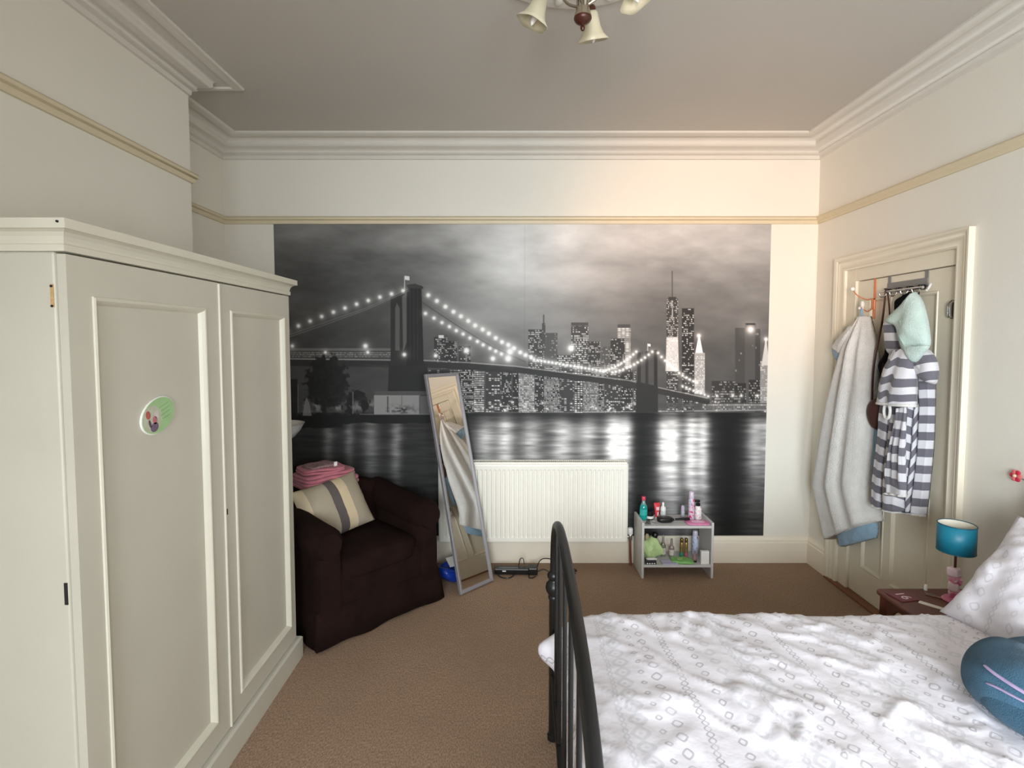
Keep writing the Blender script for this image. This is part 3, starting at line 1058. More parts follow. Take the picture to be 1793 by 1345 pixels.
def cushion_mat():
    m = bpy.data.materials.new('striped_cushion_cotton')
    m.use_nodes = True
    nt = m.node_tree
    x = NX(nt)
    p = nt.nodes['Principled BSDF']
    p.inputs['Roughness'].default_value = 0.95
    tc = nt.nodes.new('ShaderNodeTexCoord')
    sep = nt.nodes.new('ShaderNodeSeparateXYZ')
    nt.links.new(tc.outputs['Object'], sep.inputs[0])
    r = nt.nodes.new('ShaderNodeValToRGB')
    r.color_ramp.interpolation = 'CONSTANT'
    el = r.color_ramp.elements
    stops = [(0.0, (206, 190, 160)), (0.16, (168, 156, 136)), (0.44, (96, 88, 86)), (0.565, (208, 190, 158)), (0.70, (166, 154, 134))]
    el[0].position, el[0].color = stops[0][0], lin(stops[0][1]) + (1,)
    el[1].position, el[1].color = stops[1][0], lin(stops[1][1]) + (1,)
    for pos, c in stops[2:]:
        e = el.new(pos)
        e.color = lin(c) + (1,)
    nt.links.new(x.m('ADD', x.m('DIVIDE', sep.outputs[0], 0.44), 0.5), r.inputs[0])
    nt.links.new(r.outputs[0], p.inputs['Base Color'])
    n2 = nt.nodes.new('ShaderNodeTexNoise')
    n2.inputs['Scale'].default_value = 200
    bp = nt.nodes.new('ShaderNodeBump')
    bp.inputs['Strength'].default_value = 0.3
    bp.inputs['Distance'].default_value = 0.003
    nt.links.new(n2.outputs['Fac'], bp.inputs['Height'])
    nt.links.new(bp.outputs['Normal'], p.inputs['Normal'])
    return m


def pillow_mesh(w, h, t, n=28, seed=1, wr=0.006, pinch=0.06):
    """pillow lying in x-z, thickness along y, corners drawn out, light creases"""
    u = np.linspace(-1, 1, n + 1)
    A, B = np.meshgrid(u, u)
    prof = np.maximum(0, (1 - np.abs(A) ** 2.6) * (1 - np.abs(B) ** 2.6)) ** 0.62
    sx = A * w / 2 * (1 - pinch * (1 - B ** 2) * 0 - pinch * (1 - np.abs(B)) * np.abs(A) ** 3 * -0.0 - pinch * (1 - B ** 2) * np.abs(A) ** 4 * 0.6)
    sz = B * h / 2 * (1 - pinch * (1 - A ** 2) * np.abs(B) ** 4 * 0.6)
    cr = (fbm(A * 3.1 + 9, B * 3.3 + 4, seed, 4) - 0.5) * 2
    rd = np.abs(fbm(A * 2.2 + 3 + B, B * 2.6 - A, seed + 7, 3) - 0.5) * 2
    y = t / 2 * prof + (cr * wr * 2 - rd * wr * 2) * np.minimum(1, prof * 2)
    mb = MB()
    N = n + 1
    vs = [(sx[i, j], -y[i, j], sz[i, j]) for i in range(N) for j in range(N)] + [(sx[i, j], y[i, j] * 0.9 + 0.0004, sz[i, j]) for i in range(N) for j in range(N)]
    fs = []
    for i in range(n):
        for j in range(n):
            a = i * N + j
            fs.append((a, a + 1, a + N + 1, a + N))
            b = a + N * N
            fs.append((b, b + N, b + N + 1, b + 1))
    for k in range(n):
        for a, b in ((k, k + 1), (n * N + k + 1, n * N + k), ((k + 1) * N, k * N), (k * N + n, (k + 1) * N + n)):
            fs.append((b, a, a + N * N, b + N * N))
    mb.add(vs, fs)
    uv = [(p[0], p[2]) for p in vs]
    return mb, uv


mb, uv = pillow_mesh(0.42, 0.335, 0.15, 24, 3, 0.003)
rot = Matrix.Rotation(ca, 4, 'Z') @ Matrix.Rotation(math.radians(-30), 4, 'X') @ Matrix.Rotation(math.radians(-8), 4, 'Y')
cu = mb.build('striped_cushion', cushion_mat(), smooth='all', loc=(-1.060, 3.045, 0.602), rot=rot.to_euler())
tag(cu, 'beige cushion with dark and cream stripes leaning in brown armchair', 'cushion')

# folded pink towels on the back of the chair
PINK = mat('pink_towelling', (186, 108, 122), 0.95, 0.12, 30, 0.5, 220, sheen=0.2)
base = Vector((-1.16, 3.20, 0))
for k, (w, dp, z, t, dx, rz, rgb, lb) in enumerate(((0.36, 0.24, 0.700, 0.046, 0.0, 0.0, None, 'pink folded towel at the bottom of the pile on armchair'),
                                                   (0.34, 0.22, 0.747, 0.040, -0.012, 0.08, None, 'pink folded towel in the middle of the pile on armchair'),
                                                   (0.26, 0.20, 0.788, 0.028, -0.035, -0.10, None, 'thin pink folded towel at the top of the pile on armchair'))):
    t_ = thing('folded_towel', lb, 'towel', (base.x + dx * 0.7, base.y + dx * 0.7, z), ca - 0.02 + rz, 'pink towels on the armchair')
    MB().soft((0, 0, t / 4), (w, dp, t / 2 * 1.06), 6, 12, fn=lambda v, k=k: (v.x, v.y, v.z + 0.003 * math.sin(v.x * 30 + k * 2))).build('fold', PINK, t_, smooth='all')
    MB().soft((0.003, 0.004, t * 0.75), (w * 0.985, dp * 0.97, t / 2 * 1.06), 6, 12, fn=lambda v, k=k: (v.x, v.y, v.z + 0.003 * math.sin(v.x * 24 + 1 + k))).build('fold', PINK, t_, smooth='all')
g_ = thing('folded_cloth', 'small grey patterned cloth with white tag on top of pink towels', 'cloth', (base.x - 0.03, base.y - 0.02, 0.817), ca + 0.2)
MB().soft((0, 0, 0.007), (0.19, 0.14, 0.016), 5, 10, fn=lambda v: (v.x, v.y, v.z + 0.004 * math.sin(v.x * 40) * math.cos(v.y * 35))).build('fold', mat('grey_pink_cloth', (140, 112, 114), 0.95, 0.4, 60), g_, smooth='all')
MB().box(0.050, 0.072, -0.074, -0.070, -0.008, 0.022).build('care_tag', WHITEP, g_)

# floor lamp standing behind the chair, only its bowl showing past the wardrobe
fl = thing('floor_lamp', 'floor lamp with white bowl shade standing behind the brown armchair', 'lamp', (-1.540, 3.40, 0))
MB().lathe([(0.11, 0), (0.11, 0.012), (0.10, 0.02), (0.02, 0.028), (0.012, 0.05)], n=28).build('base', STEEL, fl, smooth=True)
MB().tube([(0, 0, 0.04), (0, 0, 0.93)], 0.010, 10).build('pole', STEEL, fl, smooth=True)
MB().lathe([(0.02, 0.915), (0.055, 0.925), (0.100, 0.955), (0.135, 0.995), (0.160, 1.040), (0.163, 1.043), (0.158, 1.043), (0.130, 0.998), (0.095, 0.962), (0.05, 0.934), (0.0, 0.930)], n=36, capt=False).build('bowl_shade', mat('white_bowl_glass', (214, 212, 208), 0.3, 0.02, 4), fl, smooth=True)

# ------------------------------------------------------------------ leaning mirror
mw, mlen = 0.279, 1.410
mr_rot = Matrix.Rotation(math.radians(44.9), 4, 'Z') @ Matrix.Rotation(math.radians(-14.7), 4, 'X')
mi = thing('leaning_mirror', 'tall narrow mirror in a grey frame leaning against the radiator wall', 'mirror', (-0.2245, 3.262, 0.004), rot=mr_rot.to_euler())
m_ = MB()
sweep(m_, rect(-mw / 2, mw / 2, 0, mlen), [(0, 0.012), (0, -0.008), (0.004, -0.012), (0.010, -0.012), (0.022, -0.004), (0.024, 0.002), (0.024, 0.012)], lambda a, b, h: (a, h, b))
m_.build('mirror_frame', mat('grey_mirror_frame', (134, 130, 134), 0.35, 0.06, 20), mi)
GLASS = bpy.data.materials.new('mirror_glass')
GLASS.use_nodes = True
b_ = GLASS.node_tree.nodes['Principled BSDF']
b_.inputs['Metallic'].default_value = 1
nz_ = GLASS.node_tree.nodes.new('ShaderNodeTexNoise')
nz_.inputs['Scale'].default_value = 5
rr_ = GLASS.node_tree.nodes.new('ShaderNodeMapRange')
rr_.inputs[3].default_value = 0.0
rr_.inputs[4].default_value = 0.02
GLASS.node_tree.links.new(nz_.outputs['Fac'], rr_.inputs[0])
GLASS.node_tree.links.new(rr_.outputs[0], b_.inputs['Roughness'])
b_.inputs['Base Color'].default_value = (0.90, 0.90, 0.88, 1)
MB().box(-mw / 2 + 0.022, mw / 2 - 0.022, 0.0, 0.004, 0.022, mlen - 0.022).build('mirror_glass', GLASS, mi)
MB().box(-mw / 2 + 0.004, mw / 2 - 0.004, 0.0042, 0.011, 0.004, mlen - 0.004).build('backing_board', STEEL, mi)

# ------------------------------------------------------------------ radiator
ra = thing('radiator', 'white ribbed panel radiator under the city mural', 'radiator')
RX0, RX1, RZ0, RZ1, RY = -0.512, 0.808, 0.180, 0.735, 3.556
m_ = MB()
nr = 40
xs = [RX0, RX0 + 0.012, RX0 + 0.030]
px_ = (RX1 - RX0 - 0.06) / nr
dep = {}
for k in range(nr):
    c = RX0 + 0.03 + px_ * (k + 0.5)
    for d_, dd in ((-0.36, 0), (-0.2, 0.55), (-0.1, 1.0), (0.1, 1.0), (0.2, 0.55), (0.36, 0)):
        xs.append(c + d_ * px_)
        dep[len(xs) - 1] = dd
xs += [RX1 - 0.03, RX1 - 0.012, RX1]
zr = [(RZ0, 0.010, 0), (RZ0 + 0.004, 0.002, 0), (RZ0 + 0.012, 0, 0), (RZ0 + 0.032, 0, 0), (RZ0 + 0.042, 0, 1), (RZ1 - 0.048, 0, 1), (RZ1 - 0.038, 0, 0), (RZ1 - 0.012, 0, 0), (RZ1 - 0.004, 0.002, 0), (RZ1, 0.010, 0)]
vs, fs = [], []
for z, yo, on in zr:
    for i, x in enumerate(xs):
        e = 0.008 if i in (0, len(xs) - 1) else 0
        vs.append((x, RY + yo + e + 0.0085 * dep.get(i, 0) * on, z))
n = len(xs)
for j in range(len(zr) - 1):
    for i in range(n - 1):
        fs.append((j * n + i, j * n + i + 1, (j + 1) * n + i + 1, (j + 1) * n + i))
m_.add(vs, fs)
m_.build('front_panel', RADW, ra)
MB().box(RX0 + 0.01, RX1 - 0.01, 3.630, 3.640, RZ0 + 0.01, RZ1 - 0.01).build('rear_panel', RADW, ra, bevel=0.003)
for x in (RX0, RX1 - 0.008):
    MB().box(x, x + 0.008, RY + 0.008, 3.640, RZ0 + 0.004, RZ1 - 0.004).build('side_cover', RADW, ra, bevel=0.002)
for y in (RY + 0.009, 3.634):
    MB().box(RX0 + 0.008, RX1 - 0.008, y, y + 0.006, RZ1 - 0.006, RZ1 + 0.012).build('grille_rail', RADW, ra)
bar = MB().box(-0.0035, 0.0035, RY + 0.014, 3.635, RZ1 - 0.002, RZ1 + 0.010)
bo = bar.build('grille_bar', RADW, ra)
nb = 92
for k in range(nb):
    o = bo if k == 0 else bo.copy()
    if k:
        COL.objects.link(o)
        o.parent = ra
    o.location = (RX0 + 0.02 + (RX1 - RX0 - 0.04) * k / (nb - 1), 0, 0)
MB().box(RX0 + 0.03, RX1 - 0.03, 3.585, 3.61, RZ0 + 0.06, RZ1 - 0.02).build('convector', mat('convector_grey', (150, 146, 138), 0.6, 0.05, 30), ra)
for x in (RX0 + 0.2, RX1 - 0.2):
    MB().box(x, x + 0.03, 3.640, D, 0.25, 0.65).build('wall_bracket', RADW, ra)
vx, vy = 0.836, 3.605
MB().tube([(RX1 - 0.01, vy, 0.205), (vx, vy, 0.205)], 0.010, 10).build('valve_tail', CHROME, ra, smooth=True)
MB().lathe([(0.013, 0.180), (0.015, 0.190), (0.015, 0.218), (0.012, 0.224)], (vx, vy, 0), 14).build('valve_body', CHROME, ra, smooth=True)
MB().lathe([(0.016, 0.222), (0.019, 0.228), (0.019, 0.262), (0.015, 0.270), (0.0, 0.271)], (vx, vy, 0), 16, wob=lambda a, h: 1 + 0.03 * math.cos(10 * a)).build('valve_cap', WHITEP, ra, smooth=True)
MB().tube([(vx, vy, 0.185), (vx + 0.002, vy, 0.09), (vx + 0.006, vy - 0.002, 0.0)], 0.0085, 10).build('copper_pipe', mat('painted_copper_pipe', (120, 66, 46), 0.5, 0.15, 30), ra, smooth=True)

# ------------------------------------------------------------------ blue bag and paper behind the mirror
BLUE = mat('blue_plastic_bag', (24, 56, 150), 0.3, 0.25, 16, 0.5, 30)
rsb = random.Random(4)
bg = MB().soft((0, 0, 0.045), (0.24, 0.15, 0.10), 2.6, 14, fn=lambda v: (v.x * (1 + 0.1 * math.sin(v.z * 50)), v.y + 0.012 * math.sin(v.x * 45 + v.z * 30), max(-0.043, v.z + 0.012 * math.sin(v.x * 38 + v.y * 50))))
o = bg.build('plastic_bag', BLUE, smooth='all', loc=(-0.40, 3.400, 0.001), rot=(0, 0, 0.2))
tag(o, 'crumpled blue plastic bag on the carpet between armchair and mirror', 'bag')
pp = MB().add([(-0.08, -0.05, 0), (0.09, -0.06, 0.02), (0.10, 0.06, 0.03), (-0.07, 0.06, 0.004)], [(0, 1, 2, 3)]).build('paper_sheet', WHITEP, solid=0.0015, loc=(-0.36, 3.42, 0.106), rot=(0.12, 0.05, 0.5))
tag(pp, 'white paper sheet lying on the crumpled blue bag', 'paper')

# ------------------------------------------------------------------ extension lead
ex = thing('extension_lead', 'black power strip with tangled cables on carpet below radiator', 'power strip', (0.025, 3.475, 0), -0.03)
MB().box(-0.145, 0.10, -0.030, 0.030, 0.002, 0.042).build('strip_body', BLACKP, ex, bevel=0.006)
MB().box(0.085, 0.150, -0.036, 0.034, 0.002, 0.052).build('plug_block', BLACKP, ex, bevel=0.008)
MB().box(-0.115, 0.02, -0.020, -0.004, 0.042, 0.0435).build('light_bar', mat('grey_strip', (96, 96, 100), 0.3, 0.05, 20), ex)
MB().box(-0.090, -0.065, -0.0315, -0.030, 0.024, 0.031).build('rating_label', WHITEP, ex)


def smooth_path(pts, n=10):
    out = []
    P = [Vector(p) for p in pts]
    for i in range(len(P) - 1):
        p0, p1, p2, p3 = P[max(i - 1, 0)], P[i], P[i + 1], P[min(i + 2, len(P) - 1)]
        for k in range(n):
            t = k / n
            out.append(0.5 * ((2 * p1) + (p2 - p0) * t + (2 * p0 - 5 * p1 + 4 * p2 - p3) * t * t + (3 * p1 - p0 - 3 * p2 + p3) * t ** 3))
    out.append(P[-1])
    return out


for pts in ([(-0.14, -0.02, 0.02), (-0.10, -0.07, 0.006), (-0.05, -0.085, 0.006), (-0.02, -0.06, 0.006), (0.0, -0.034, 0.02)],
            [(0.10, -0.02, 0.02), (0.09, -0.065, 0.006), (0.11, -0.08, 0.006), (0.135, -0.06, 0.008)],
            [(0.02, 0.02, 0.04), (0.03, 0.03, 0.085), (0.05, 0.03, 0.090), (0.06, 0.02, 0.05)],
            [(0.145, 0.0, 0.04), (0.165, 0.04, 0.07), (0.20, 0.06, 0.08), (0.27, 0.08, 0.06), (0.33, 0.07, 0.02), (0.37, 0.02, 0.006), (0.42, 0.04, 0.006), (0.40, 0.07, 0.006)],
            [(0.145, -0.02, 0.02), (0.19, 0.0, 0.03), (0.24, 0.0, 0.01), (0.34, -0.02, 0.006), (0.41, 0.0, 0.006)]):
    MB().tube(smooth_path(pts, 8), 0.0035, 7).build('cable', BLACKP, ex, smooth=True)

# ------------------------------------------------------------------ grey open shelf unit and what stands on it
GREY = mat('grey_painted_board', (202, 200, 198), 0.55, 0.03, 6)
un = thing('bedside_shelf', 'small grey open shelf unit standing below the mural', 'shelf unit')
UX0, UX1, UY0, UY1 = 0.866, 1.346, 3.398, 3.628
for x0 in (UX0, UX1 - 0.016):
    MB().box(x0, x0 + 0.016, UY0, UY1, 0, 0.378).build('side_panel', GREY, un, bevel=0.0015)
MB().box(UX0 + 0.016, UX1 - 0.016, UY0 + 0.002, UY1, 0.340, 0.356).build('top_board', GREY, un, bevel=0.0015)
MB().box(UX0 + 0.016, UX1 - 0.016, UY0 + 0.002, UY1, 0.074, 0.090).build('shelf_board', GREY, un, bevel=0.0015)
ZT, ZS = 0.3562, 0.0902


def lathe_obj(name, prof, m, parent, n=20, wob=None, flat=1.0):
    mb = MB().lathe(prof, n=n, wob=wob)
    if flat != 1.0:
        mb.v = [(p[0], p[1] * flat, p[2]) for p in mb.v]
    return mb.build(name, m, parent, smooth=True)


# mouthwash
t = thing('mouthwash_bottle', 'teal mouthwash bottle with red cap on grey shelf unit', 'bottle', (0.908, 3.53, ZT))
TEAL = mat('teal_liquid', (20, 158, 152), 0.12, 0.05, 20, spec=0.6, trans=0.15)
lathe_obj('bottle_body', [(0.022, 0), (0.026, 0.004), (0.026, 0.085), (0.022, 0.10), (0.012, 0.118), (0.010, 0.130)], TEAL, t)
lathe_obj('clear_neck', [(0.0215, 0.100), (0.0125, 0.119), (0.0105, 0.138)], mat('clear_plastic_neck', (150, 190, 190), 0.1, 0.02, 9, trans=0.5), t)
lathe_obj('cap', [(0.013, 0.134), (0.0135, 0.136), (0.0135, 0.158), (0.012, 0.161), (0, 0.161)], mat('red_pink_cap', (206, 66, 96), 0.35, 0.05, 20), t)
MB().lathe([(0.0266, 0.035), (0.0266, 0.075)], n=20, capb=False, capt=False).build('wrap_label', mat('pale_teal_label', (56, 172, 166), 0.3, 0.12, 60), t, smooth=True)
# black jar
t = thing('cream_jar', 'black screw-top jar with white label beside mouthwash bottle', 'jar', (0.953, 3.535, ZT))
lathe_obj('jar_body', [(0.024, 0), (0.026, 0.003), (0.026, 0.034), (0.024, 0.036)], BLACKP, t)
lathe_obj('lid', [(0.027, 0.036), (0.0275, 0.038), (0.0275, 0.056), (0.025, 0.058), (0, 0.058)], BLACKP, t)
MB().lathe([(0.0264, 0.009), (0.0264, 0.026)], n=20, capb=False, capt=False).build('wrap_label', mat('white_label', (226, 226, 224), 0.5, 0.1, 90), t, smooth=True)
# red tube standing on its cap
t = thing('cream_tube', 'red squeezy cream tube with white print beside black jar', 'tube', (1.006, 3.545, ZT), 0.15)
RED = mat('red_tube', (206, 62, 72), 0.35, 0.08, 30)
vs, fs = [], []
for j, (w, dp, z) in enumerate(((0.013, 0.013, 0.012), (0.014, 0.012, 0.03), (0.018, 0.008, 0.07), (0.023, 0.003, 0.098), (0.024, 0.0012, 0.104), (0.024, 0.0012, 0.112))):
    for k in range(16):
        a = 2 * PI * k / 16
        vs.append((w * math.cos(a), dp * math.sin(a), z))
for j in range(5):
    for k in range(16):
        fs.append((j * 16 + k, j * 16 + (k + 1) % 16, (j + 1) * 16 + (k + 1) % 16, (j + 1) * 16 + k))
fs += [tuple(range(16)), tuple(80 + k for k in range(16))]
MB().add(vs, fs).build('tube_body', RED, t, smooth=True)
lathe_obj('cap', [(0.0125, 0), (0.0135, 0.002), (0.0135, 0.014), (0.012, 0.016)], WHITEP, t)
MB().box(-0.010, 0.012, -0.0105, -0.0075, 0.062, 0.084).build('print_patch', mat('pale_pink_print', (236, 196, 200), 0.4, 0.15, 120), t)
MB().box(-0.002, 0.004, -0.0138, -0.0118, 0.022, 0.050).build('print_patch', mat('white_print', (232, 226, 228), 0.4, 0.1, 120), t)
# white bottle
t = thing('lotion_bottle', 'white plastic lotion bottle with narrow cap on grey shelf unit', 'bottle', (1.050, 3.555, ZT))
lathe_obj('bottle_body', [(0.017, 0), (0.019, 0.003), (0.019, 0.070), (0.016, 0.080), (0.009, 0.086)], WHITEP, t)
lathe_obj('cap', [(0.008, 0.086), (0.0085, 0.088), (0.0085, 0.108), (0.006, 0.112), (0, 0.112)], WHITEP, t)
MB().lathe([(0.0193, 0.020), (0.0193, 0.056)], n=20, capb=False, capt=False).build('wrap_label', mat('grey_white_label', (206, 208, 208), 0.5, 0.15, 90), t, smooth=True)
# hairbrush
t = thing('hairbrush', 'black paddle hairbrush lying on top of grey shelf unit', 'hairbrush', (1.085, 3.475, ZT + 0.012), 0.05)
MB().soft((-0.045, 0, 0.008), (0.110, 0.062, 0.038), 3.0, 12).build('paddle', BLACKP, t, smooth='all')
MB().tube([(0.004, 0, 0.004), (0.025, 0, 0.006), (0.07, 0, 0.008), (0.118, 0, 0.008), (0.128, 0, 0.008)], [0.010, 0.007, 0.0095, 0.0105, 0.005], 12).build('handle', BLACKP, t, smooth=True)
MB().tube([(0.018, 0, 0.0055), (0.021, 0, 0.0058)], 0.009, 12).build('collar', CHROME, t, smooth=True)
# small frosted bottle
t = thing('roll_on_bottle', 'small pale lilac bottle beside pink spray can', 'bottle', (1.196, 3.580, ZT))
lathe_obj('bottle_body', [(0.013, 0), (0.014, 0.002), (0.014, 0.040), (0.012, 0.044)], mat('pale_grey_bottle', (196, 198, 206), 0.25, 0.04, 30, trans=0.3), t)
lathe_obj('cap', [(0.0125, 0.044), (0.013, 0.046), (0.012, 0.076), (0.006, 0.082), (0, 0.083)], mat('lilac_cap', (190, 180, 200), 0.3, 0.04, 30), t)


def blotch(name, a, b, c, sc, thr=(0.45, 0.5, 0.58)):
    """printed pattern of irregular coloured patches"""
    m = bpy.data.materials.new(name)
    m.use_nodes = True
    nt = m.node_tree
    p = nt.nodes['Principled BSDF']
    p.inputs['Roughness'].default_value = 0.35
    tc = nt.nodes.new('ShaderNodeTexCoord')
    n = nt.nodes.new('ShaderNodeTexNoise')
    n.inputs['Scale'].default_value = sc
    n.inputs['Detail'].default_value = 1
    n.inputs['Distortion'].default_value = 0.8
    nt.links.new(tc.outputs['Object'], n.inputs['Vector'])
    r = nt.nodes.new('ShaderNodeValToRGB')
    r.color_ramp.interpolation = 'CONSTANT'
    e = r.color_ramp.elements
    e[0].color = lin(a) + (1,)
    e[0].position = 0
    e[1].position = thr[0]
    e[1].color = lin(b) + (1,)
    q = e.new(thr[2])
    q.color = lin(c) + (1,)
    nt.links.new(n.outputs['Fac'], r.inputs[0])
    nt.links.new(r.outputs[0], p.inputs['Base Color'])
    return m


# tall pink can
t = thing('spray_can', 'tall pink and white patterned spray can on grey shelf unit', 'spray can', (1.236, 3.525, ZT))
lathe_obj('can_body', [(0.019, 0), (0.0205, 0.003), (0.0205, 0.140), (0.018, 0.148), (0.017, 0.15)], blotch('pink_can_print', (206, 58, 116), (228, 196, 212), (150, 190, 214), 45), t)
lathe_obj('cap', [(0.0175, 0.149), (0.018, 0.151), (0.0165, 0.192), (0.013, 0.197), (0, 0.198)], mat('lilac_grey_cap', (206, 192, 206), 0.3, 0.03, 20), t)
# pump bottle
t = thing('pump_bottle', 'clear pump bottle with black pump head beside pink spray can', 'bottle', (1.286, 3.535, ZT))
lathe_obj('bottle_body', [(0.022, 0), (0.024, 0.003), (0.024, 0.075), (0.020, 0.088), (0.011, 0.096)], blotch('pump_bottle_print', (226, 214, 216), (238, 236, 234), (208, 150, 168), 40), t)
lathe_obj('pump_collar', [(0.0135, 0.094), (0.014, 0.096), (0.014, 0.112), (0.006, 0.114), (0.005, 0.122)], BLACKP, t)
MB().box(-0.028, 0.012, -0.009, 0.009, 0.120, 0.136).build('pump_head', BLACKP, t, bevel=0.004)
# pink packet
t = thing('wipes_packet', 'flat pink foil packet lying on top of grey shelf unit', 'packet', (1.252, 3.452, ZT), -0.06)
MB().soft((0, 0, 0.006), (0.155, 0.085, 0.012), 5, 10, fn=lambda v: (v.x, v.y, v.z * (1.1 - (v.x / 0.1) ** 2 * 0.5))).build('packet_body', PINKP, t, smooth='all')
MB().soft((0.005, 0.004, 0.012), (0.085, 0.045, 0.004), 4, 8).build('printed_flap', mat('pale_pink_flap', (236, 186, 212), 0.3, 0.1, 60), t, smooth='all')
# earphones / cable
t = thing('earphone_cable', 'coiled dark earphone cable on the edge of grey shelf unit', 'cable', (0.912, 3.425, ZT))
pts = [(0.018 * math.cos(k * 0.7) * (1 - k * 0.02), 0.016 * math.sin(k * 0.7), 0.004 + 0.0012 * k) for k in range(26)]
MB().tube(smooth_path(pts, 4), 0.0022, 6).build('coil', mat('dark_cable', (46, 50, 50), 0.5, 0.1, 20), t, smooth=True)
MB().tube(smooth_path([(0.01, 0.0, 0.02), (0.03, 0.02, 0.012), (0.05, 0.028, 0.004), (0.062, 0.014, 0.004)], 6), 0.0016, 6).build('lead', mat('dark_cable', (46, 50, 50)), t, smooth=True)

# ---- lower shelf
t = thing('green_bag', 'crumpled pale green bag with dark contents inside grey shelf unit', 'bag', (0.963, 3.515, ZS))
MB().soft((0, 0, 0.075), (0.125, 0.09, 0.15), 2.5, 16, fn=lambda v: (v.x * (1.15 - v.z * 2.5) + 0.008 * math.sin(v.z * 60 + v.x * 40), v.y + 0.008 * math.sin(v.x * 70), max(-0.074, v.z + 0.010 * math.sin(v.x * 60)))).build('bag_body', mat('pale_green_bag', (188, 212, 150), 0.6, 0.14, 25, 0.6, 40), t, smooth='all')
MB().soft((0.022, 0, 0.158), (0.04, 0.04, 0.05), 2.4, 10, fn=lambda v: (v.x + 0.003 * math.sin(v.z * 160), v.y, v.z)).build('dark_contents', BLACKP, t, smooth='all')
MB().soft((-0.03, 0.005, 0.145), (0.028, 0.02, 0.05), 2.4, 8).build('folded_edge', mat('tan_fold', (166, 150, 120), 0.7, 0.1, 30), t, smooth='all')
for i, (x, y, h, rgb, lb) in enumerate(((1.052, 3.545, 0.150, (172, 172, 150), 'clear glass perfume bottle beside crumpled green bag'), (1.108, 3.535, 0.128, (196, 176, 172), 'clear pinkish perfume bottle in the middle of grey shelf'))):
    t = thing('perfume_bottle', lb, 'bottle', (x, y, ZS), group='perfume bottles on the lower shelf')
    g = mat('tinted_glass_%d' % i, rgb, 0.08, 0.04, 20, trans=0.55, spec=0.6)
    lathe_obj('bottle_body', [(0.016, 0), (0.018, 0.003), (0.018, h * 0.52), (0.012, h * 0.62), (0.008, h * 0.68)], g, t)
    lathe_obj('cap', [(0.0085, h * 0.68), (0.009, h * 0.69), (0.0075, h * 0.98), (0.005, h), (0, h)], mat('grey_cap_%d' % i, (150, 142, 136), 0.25, 0.05, 20), t)
    MB().lathe([(0.0183, h * 0.12), (0.0183, h * 0.42)], n=20, capb=False, capt=False).build('wrap_label', mat('pale_label_%d' % i, (206, 196, 186), 0.5, 0.1, 80), t, smooth=True)
for i, x in enumerate((1.176, 1.207)):
    t = thing('gold_spray_can', 'slim gold spray can with green foot on lower grey shelf' if i == 0 else 'slim gold spray can with pink foot on lower grey shelf', 'spray can', (x, 3.530, ZS), group='gold spray cans on the lower shelf')
    lathe_obj('can_body', [(0.0125, 0), (0.0135, 0.002), (0.0135, 0.100), (0.011, 0.106)], mat('gold_can', (176, 150, 98), 0.28, 0.15, 60, metal=0.8), t)
    lathe_obj('cap', [(0.0118, 0.104), (0.0122, 0.106), (0.0118, 0.128), (0.009, 0.133), (0, 0.133)], mat('dark_gold_cap', (120, 94, 54), 0.3, 0.1, 40, metal=0.7), t)
    MB().lathe([(0.0137, 0.008), (0.0137, 0.036)], n=20, capb=False, capt=False).build('foot_print', mat('foot_print_%d' % i, ((54, 136, 110), (170, 96, 110))[i], 0.4, 0.2, 80), t, smooth=True)
t = thing('floral_spray_can', 'pale blue spray can with small red print inside grey shelf unit', 'spray can', (1.279, 3.560, ZS))
lathe_obj('can_body', [(0.0195, 0), (0.021, 0.003), (0.021, 0.135), (0.018, 0.142)], blotch('blue_can_print', (176, 196, 226), (190, 206, 232), (176, 96, 120), 60, (0.4, 0.5, 0.62)), t)
lathe_obj('cap', [(0.0182, 0.141), (0.0187, 0.143), (0.017, 0.170), (0.013, 0.176), (0, 0.176)], mat('pale_lilac_cap', (200, 196, 210), 0.3, 0.03, 20), t)
t = thing('nail_polish_bottle', 'small clear bottle with black foot beside pale blue can', 'bottle', (1.240, 3.455, ZS))
lathe_obj('foot', [(0.015, 0), (0.0155, 0.002), (0.0155, 0.011), (0.014, 0.012)], BLACKP, t)
lathe_obj('glass', [(0.013, 0.012), (0.013, 0.040), (0.006, 0.052), (0.005, 0.075), (0, 0.076)], mat('rosy_glass', (196, 160, 158), 0.1, 0.05, 30, trans=0.5), t)
o = MB().box(-0.0275, 0.0275, -0.012, 0.012, 0, 0.088).build('white_box', WHITEP, bevel=0.0015, loc=(1.297, 3.428, ZS), rot=(0, 0, 0.02))
tag(o, 'small plain white box standing at the end of lower grey shelf', 'box')
t = thing('lilac_card', 'flat lilac card lying at the front of lower grey shelf', 'card', (1.062, 3.440, ZS + 0.0005), 0.05)
MB().prism([(-0.055, -0.036), (0.050, -0.036), (0.058, 0.0), (0.040, 0.036), (-0.052, 0.036)], 0, 0.008, 2).build('card_body', mat('lilac_paper', (184, 176, 206), 0.5, 0.05, 30), t, bevel=0.001)
MB().box(-0.04, 0.03, -0.02, 0.02, 0.008, 0.0088).build('printed_panel', mat('pale_lilac_paper', (200, 192, 220), 0.5, 0.05, 60), t)
t = thing('green_wipes_packet', 'flat bright green packet lying on lower grey shelf', 'packet', (1.155, 3.455, ZS), -0.2)
MB().soft((0, 0, 0.010), (0.150, 0.095, 0.020), 4, 12, fn=lambda v: (v.x, v.y, v.z * (1.15 - (v.x / 0.09) ** 2 * 0.6) + 0.002 * math.sin(v.x * 80))).build('packet_body', mat('green_packet', (132, 190, 108), 0.3, 0.12, 40), t, smooth='all')
